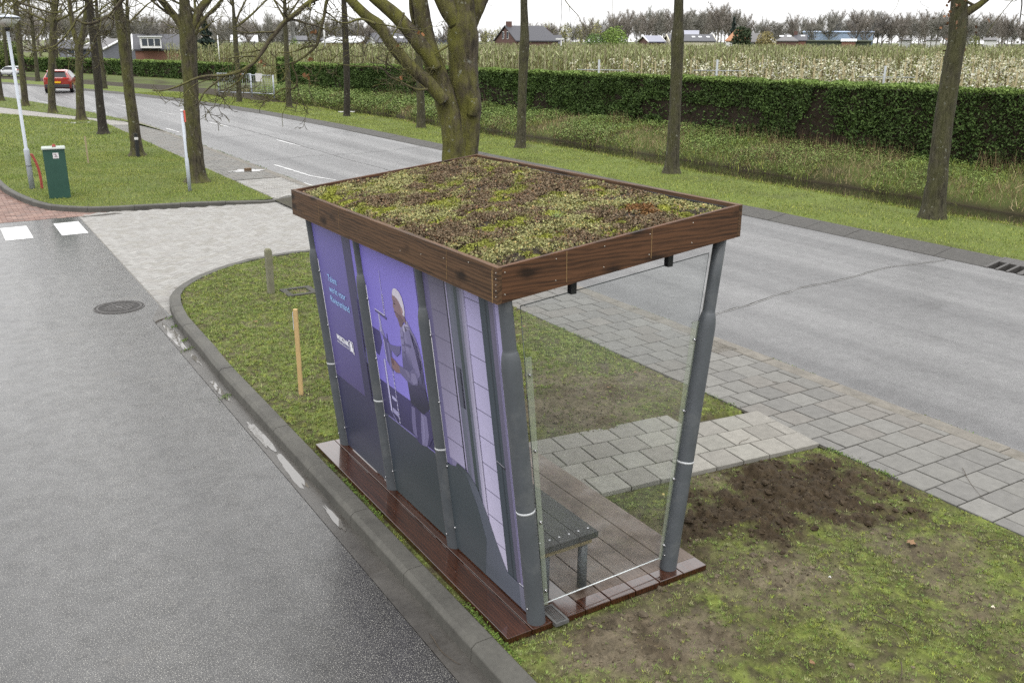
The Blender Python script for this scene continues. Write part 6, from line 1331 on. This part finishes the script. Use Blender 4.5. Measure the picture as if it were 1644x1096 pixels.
for q in range(4):
    a0_ = q*math.pi/2+.35; M2 = np.array([[math.cos(a0_),-math.sin(a0_),0],[math.sin(a0_),math.cos(a0_),0],[0,0,1]])
    for k in range(4): b.box((.045+.0*k,-.02+.058*k,-.118), (.045+max(.03,.20-.045*k),.012+.058*k,-.1125), 0, (M2, (*mc, 0)))
ring(b, mc, .0, .05, -.118, -.1122, 16)
b.build('raised_pattern', M_iron, mo)
fc = world_thing('drain_cover', 'square sunken concrete frame with a dirty iron lid in the grass', 'drain cover', (1.49, 8.9, 0)); M_fr = plain('frame_concrete', C(96,94,88,2.8), .85, .3, 8, .3, 100, 'World')
b = MB()
for lo, hi in (((1.25,8.68),(1.72,8.76)),((1.25,9.06),(1.72,9.14)),((1.25,8.76),(1.34,9.06)),((1.63,8.76),(1.72,9.06))): b.box((*lo,-.1), (*hi,.004))
b.build('frame', M_fr, fc, bevel=.006); b = MB(); b.box((1.34,8.76,-.1), (1.63,9.06,-.02)); b.build('lid', plain('dirty_lid', C(104,92,72), .9, .4, 12, .4, 60, 'World'), fc)
ki = thing('kerb_inlet', 'dark iron kerb drain inlet with three openings at the far kerb', 'drain', (12.47, 4.27, 0)); b = MB()
for y0, y1 in ((-.32,-.22),(-.08,-.03),(.11,.16),(.30,.36)): b.hexa(np.array([(-.30,y0,-.12),(.30,y0,-.12),(.30,y1,-.12),(-.30,y1,-.12),(-.285,y0,-.040),(.30,y0,.062),(.30,y1,.062),(-.285,y1,-.040)]))
b.hexa(np.array([(.06,-.2199,-.12),(.30,-.2199,-.12),(.30,.2999,-.12),(.06,.2999,-.12),(.06,-.2199,.016),(.30,-.2199,.060),(.30,.2999,.060),(.06,.2999,.016)])); b.build('frame', M_iron, ki, bevel=.006)
b = MB(); b.box((-.28,-.2195,-.14), (.0595,.2995,-.10)); b.build('opening_shade', plain('dark_void', (.008,.008,.008), .9, .1, 5), ki)  # near-black block paints in the shade inside the drain openings
gr = thing('drain_grate', 'weathered slotted drain grate set in the kerb strip behind the near right post', 'drain grate', (5.07, 3.72, -.014)); b = MB(); b.box((-.16,-.24,-.06), (.16,.24,-.006)); b.build('frame', M_irond, gr); b = MB()
for k in range(13): b.box((-.15,-.225+k*.036,-.0055), (.15,-.205+k*.036,.002))
for x in (-.16, .15): b.box((x,-.24,-.0057), (x+.012,.24,.003))
b.build('bars', M_strip, gr)
t = NT('puddle_water'); v = t.coord('World'); t.set(Base_Color=C(120,117,112), Roughness=.02, Specular_IOR_Level=.6); t.bump(t.noise(14, 2, .5, v), .02, .01); M_pud = t.m
def puddle(cx, cy, rx, ry, z, seed, a=0.):
    th = np.arange(40)*2*np.pi/40; r = 1+(fbm(np.c_[np.cos(th)*1.6+seed, np.sin(th)*1.6], seed, 4)-.5)*1.3; x, y = np.cos(th)*rx*r, np.sin(th)*ry*r
    b = MB(); b.poly([(cx+u*math.cos(a)-w_*math.sin(a), cy+u*math.sin(a)+w_*math.cos(a)) for u, w_ in zip(x, y)], z); S(b.build('puddle', M_pud))
for cx, cy, rx, ry, sd in ((-.58,7.95,.06,.62,1),(-.56,6.9,.03,.3,2),(-.60,5.6,.03,.35,3),(-.585,4.15,.05,.42,4),(-.58,3.2,.05,.4,5),(-.56,2.2,.03,.25,9)): puddle(cx, cy, rx, ry, -.1135+.0006*(sd % 5), sd)
puddle(4.72, 22.75, .45, .38, -.010, 6); puddle(.35, 17.85, .7, .12, -.1045, 7, .05); puddle(2.8, 42.3, .5, .35, .004, 8)
g = gnd(398, 273); b = MB(); b.box((-.1,-.05,0), (.1,.05,.07)); o = b.build('paving_brick', plain('loose_brick', C(112,92,70,1.7), .8, .2, 20), bevel=.006, label='loose brown brick lying in the pale puddle on the sidewalk', category='brick'); o.location = (g[0], g[1], -.012); o.rotation_euler = (0,0,.4)
# ------------------------------------------------------------------ gate and mesh fence
M_wire = plain('fence_wire', C(150,152,150,1.6), .5, .1, 10)
ga, gm, gb_ = at(352, 150, 68.5), at(404, 150, 66.5), at(440, 150, 65)
gt = world_thing('wire_gate', 'grey metal bar gate panel between the two hedges', 'gate', (*ga[:2], 0))
def bars(p, q, n, z0, z1, o, r=.018, frame=True):
    b = MB()
    for k in range(n): c = p+(q-p)*k/(n-1); b.tube([(c[0],c[1],z0),(c[0],c[1],z1)], [r,r], 5)
    b.build('bars', M_wire, o); b = MB()
    for z in (z0+.05, z1): b.tube([(p[0],p[1],z),(q[0],q[1],z)], [.03,.03], 6)
    for c in (p, q): b.tube([(c[0],c[1],-.1),(c[0],c[1],z1+.05)], [.05,.05], 8)
    b.build('gate_frame', M_galv, o)
zt = float(at(352,118,68.5)[2]); bars(ga, gm, 17, .12, zt, gt)
gf = world_thing('mesh_fence', 'wire mesh fence with a white notice board right of the bar gate', 'fence', (*gm[:2], 0)); bars(gm+(gb_-gm)*.02, gb_, 9, .12, zt-.05, gf, .010)
b = MB()
for k in range(10): z = .15+(zt-.2)*k/9; b.tube([(gm[0],gm[1],z),(gb_[0],gb_[1],z)], [.007,.007], 4)
b.build('mesh', M_wire, gf)
c = gm+(gb_-gm)*.40; d = (gb_-gm)/np.linalg.norm(gb_-gm); nrm = np.array([d[1],-d[0],0]); z1 = float(at(422,118,66)[2]); z0 = float(at(422,131,66)[2]); V = np.array([c-d*.28, c+d*.32, c+d*.32, c-d*.28])+nrm*.06; V[:2,2] = z0; V[2:,2] = z1
b = MB(); b.hexa(np.concatenate([V, V+nrm*.02])); sg_ = b.build('notice_board', M_stick, gf)
# ------------------------------------------------------------------ mast and far lamp posts
for X, y0_, D, w_, nm, lab in ((518, 8, 150, 3.2, 'flagpole', 'tall white pole behind the orchard left of the dark verge tree'), (1324, 55, 280, 1.4, 'lamp_mast', 'pale street lamp mast before the blue warehouse'), (349, 57, 120, 2., 'flagpole', 'short white pole rising from the orchard beside the dark conifer'), (901, 64, 150, 1.6, 'lamp_mast', 'short white mast right of the brick farmhouse')):
    q = at(X, y0_, D); dep = (q-CP) @ CW; o = world_thing(nm, lab, 'pole', (q[0], q[1], 0)); b = MB(); b.tube([(q[0],q[1],0),(q[0],q[1],q[2])], [w_*dep/CF/2*1.0, w_*dep/CF/2*.8], 8); b.build('mast', M_wwhite, o)
    if nm == 'lamp_mast': b = MB(); b.box((q[0]-.9,q[1]-.1,q[2]), (q[0]+.5,q[1]+.2,q[2]+.2)); b.build('lamp_arm', M_wwhite, o)
# ------------------------------------------------------------------ cars
M_tyre = plain('tyre', C(30,30,31,1.4), .8, .2, 10); M_rim = plain('rim', C(150,152,156,1.5), .35, .1, 10, metal=.5); M_cglass = plain('car_glass', (.012,.014,.016), .08, .1, 3); M_plast = plain('dark_bumper', C(56,56,58,1.4), .6, .1, 10)
M_lampr = plain('red_lamp', C(170,40,36,1.4), .25, .1, 10); M_plate = plain('yellow_plate', C(222,176,30,1.5), .4, .05, 10); M_carred = plain('red_car_paint', C(140,44,36,1.5), .28, .08, 3, coat=.6); M_carwhite = plain('white_car_paint', C(226,228,230,1.7), .3, .03, 3, coat=.5)
def car(label, paint, loc, rz):
    o = thing('parked_car' if paint is M_carwhite else 'car', label, 'car', loc, rz=rz)
    # stations along y (nose +y): y, lower z, sill half width, belt z, belt half width, roof z, roof half width
    st_ = [(-2.08,.50,.70,.86,.72,.98,.66),(-2.05,.34,.80,.92,.83,1.08,.72),(-1.80,.30,.86,.98,.885,1.30,.66),(-1.45,.28,.88,1.0,.895,1.47,.62),(-.9,.26,.89,.99,.90,1.54,.61),(-.1,.25,.89,.97,.90,1.55,.61),(.45,.25,.89,.96,.90,1.47,.60),(.85,.25,.89,.95,.90,1.24,.66),(1.15,.26,.89,.95,.89,1.02,.72),(1.6,.28,.87,.92,.87,.94,.70),(1.95,.34,.80,.80,.80,.84,.66),(2.1,.46,.66,.64,.66,.68,.58)]
    V = []
    for y, zl, ws, zb, wb, zr, wr in st_: V += [(-ws,y,zl),(-wb,y,(zl+zb)/2+.05),(-wb,y,zb),(-wr,y,zr-.05),(-wr*.6,y,zr),(wr*.6,y,zr),(wr,y,zr-.05),(wb,y,zb),(wb,y,(zl+zb)/2+.05),(ws,y,zl)]
    n = 10; F = [(i*n+j, i*n+(j+1) % n, (i+1)*n+(j+1) % n, (i+1)*n+j) for i in range(len(st_)-1) for j in range(n)]
    b = MB(); b.add(V, np.array(F), 0, None, True); b.add(V[:n], np.array([list(range(n))])); b.add(V[-n:], np.array([list(range(n))[::-1]])); bd = b.build('body', paint, o)
    b = MB(); b.hexa(np.array([(-.66,-2.06,1.08),(.66,-2.06,1.08),(.60,-1.80,1.02),(-.60,-1.80,1.02),(-.58,-1.80,1.40),(.58,-1.80,1.40),(.55,-1.5,1.39),(-.55,-1.5,1.39)])); b.build('rear_window', M_cglass, o)
    for s in (-1, 1):
        b = MB(); b.add([(s*.905,-1.35,1.02),(s*.91,.75,.99),(s*.64,.50,1.40),(s*.635,-.1,1.47),(s*.64,-.95,1.46),(s*.70,-1.35,1.34)], np.array([[0,1,2,3,4,5]])); b.build('side_window', M_cglass, o)
        b = MB(); b.box((s*.60-.2,-2.09,.92), (s*.60+.2,-1.98,1.04)); b.build('tail_lamp', M_lampr, o, bevel=.02)
        b = MB(); b.box((s*.98-.1,.55,.98), (s*.98+.1,.72,1.12)); b.build('mirror', M_plast, o, bevel=.03)
        for y in (-1.28, 1.28):
            b = MB(); b.tube([(s*.70,y,.335),(s*.91,y,.335)], [.335,.335], 24); w_ = b.build('wheel', M_tyre, o); b = MB(); b.cyl((s*.90,y,.335), (s*.922,y,.335), .21, 20); b.build('rim', M_rim, w_)
    b = MB(); b.box((-.78,-2.13,.36), (.78,-1.95,.60)); b.build('rear_bumper', M_plast, o, bevel=.04); b = MB(); b.box((-.26,-2.145,.68), (.26,-2.07,.79)); b.build('number_plate', M_plate, o)
    b = MB(); b.hexa(np.array([(-.6,-1.85,1.44),(.6,-1.85,1.44),(.58,-1.45,1.46),(-.58,-1.45,1.46),(-.6,-1.85,1.49),(.6,-1.85,1.49),(.58,-1.45,1.55),(-.58,-1.45,1.55)])); b.build('roof_spoiler', paint, o)
    return o
g = gnd(101, 148); car('red hatchback seen from behind, driving away along the road', M_carred, (g[0]+.2, g[1]+1.7, -.055), R(-15))
g = gnd(20, 124); car('small white car far off by the hedge, behind the lamp post', M_carwhite, (g[0], g[1]+1, .05), R(40)).scale = (.62, .62, .62)
# ------------------------------------------------------------------ small litter on the grass and paving
M_tw = plain('dead_twig', C(84,74,62,1.8), .9, .2, 10); M_lf = plain('fallen_leaf', C(160,126,92,2.6), .8, .2, 20)
def twig(px, label, r=.004, z=0.):
    P = np.array([gnd(x, y, z) for x, y in px]); Pd, _ = dens(P, [r]*len(P), 4); Pd[:,2] += .006+.006*np.sin(np.arange(len(Pd)))
    o = world_thing('twig', label, 'twig', tuple(P[0])); b = MB(); b.tube(Pd, np.linspace(r, r*.5, len(Pd)), 6); b.build('stem', M_tw, o)
twig([(1402,988),(1428,998),(1450,1012),(1462,1030)], 'dark curved twig on the lower right grass', .005)
twig([(1585,870),(1610,868),(1644,878)], 'dark twig at the right edge of the grass near the sidewalk', .004)
twig([(1520,920),(1560,924),(1590,908)], 'long thin twig on the grass, between the soil patch and the right edge', .003)
twig([(1446,1064),(1448,1080),(1444,1096)], 'short twig at the very bottom of the grass', .004)
twig([(1548,763),(1556,772),(1568,790),(1580,800)], 'bent dry straw on a sidewalk slab near the right edge', .002, -.016)
twig([(1545,752),(1552,766)], 'little dark twig lying on a sidewalk slab', .003, -.016)
twig([(690,1018),(705,1040),(722,1058),(740,1066)], 'pale straw lying along the gutter', .003, -.112)
twig([(250,518),(262,512),(268,509)], 'dark wet twig beside the gutter near the manhole cover', .008, -.115)
twig([(1240,614),(1252,615)], 'tiny twig on a slab by the kerb strip', .003, -.016)
twig([(1186,738-25),(1196,706),(1204,704)], 'small twig on the pale path', .003)
def leaf(X, Y, label, s=.035, a=0., z=.012, mat_=None):
    p = gnd(X, Y, z); th = np.linspace(0, 2*np.pi, 15)[:-1]; r = s*(.75+.25*np.cos(th*5)); V = np.c_[np.cos(th)*r*1.5, np.sin(th)*r*.8, .012*np.abs(np.cos(th))]; V = np.r_[V, [[0,0,.004]]]
    b = MB(); b.add(V, np.array([(i, (i+1) % 14, 14) for i in range(14)])); b.add(V-np.array([0,0,.0015]), np.array([(i, 14, (i+1) % 14) for i in range(14)])); o = b.build('fallen_leaf', mat_ or M_lf, label=label, category='leaf'); o.location = p; o.rotation_euler = (.1, .15, a)
leaf(1462, 871, 'brown oak leaf on the bare soil edge, lower right grass', .045, .3); leaf(1020, 598, 'brown leaf seen through the glass on the thin grass', .03, 1.); leaf(978, 622, 'second brown leaf behind the glass, lower than the other', .025, 2.); leaf(1064, 794, 'small yellow leaf in the grass just left of the right post', .02, .4, mat_=plain('yellow_leaf', C(208,190,120,2.), .8, .1, 20))
leaf(410, 516, 'tan leaf on the grass right of the stake and left of the wall', .03, .2); leaf(362, 460, 'orange-brown leaf on the grass corner by the kerb', .03, .9); leaf(840, 524, 'dry leaf on the green grass beside the thin upper post', .03, .5); leaf(1305, 1064, 'reddish leaf at the bottom of the grass', .025, 1.4)
leaf(1594, 975, 'whitish curled leaf on the grass by the right edge', .018, .6, mat_=plain('pale_leaf', C(226,214,190,2.), .8, .1, 20)); leaf(1332, 927, 'small white scrap on the grass below the soil patch', .013, .6, mat_=plain('white_scrap', C(232,232,228,2.), .8, .1, 20))
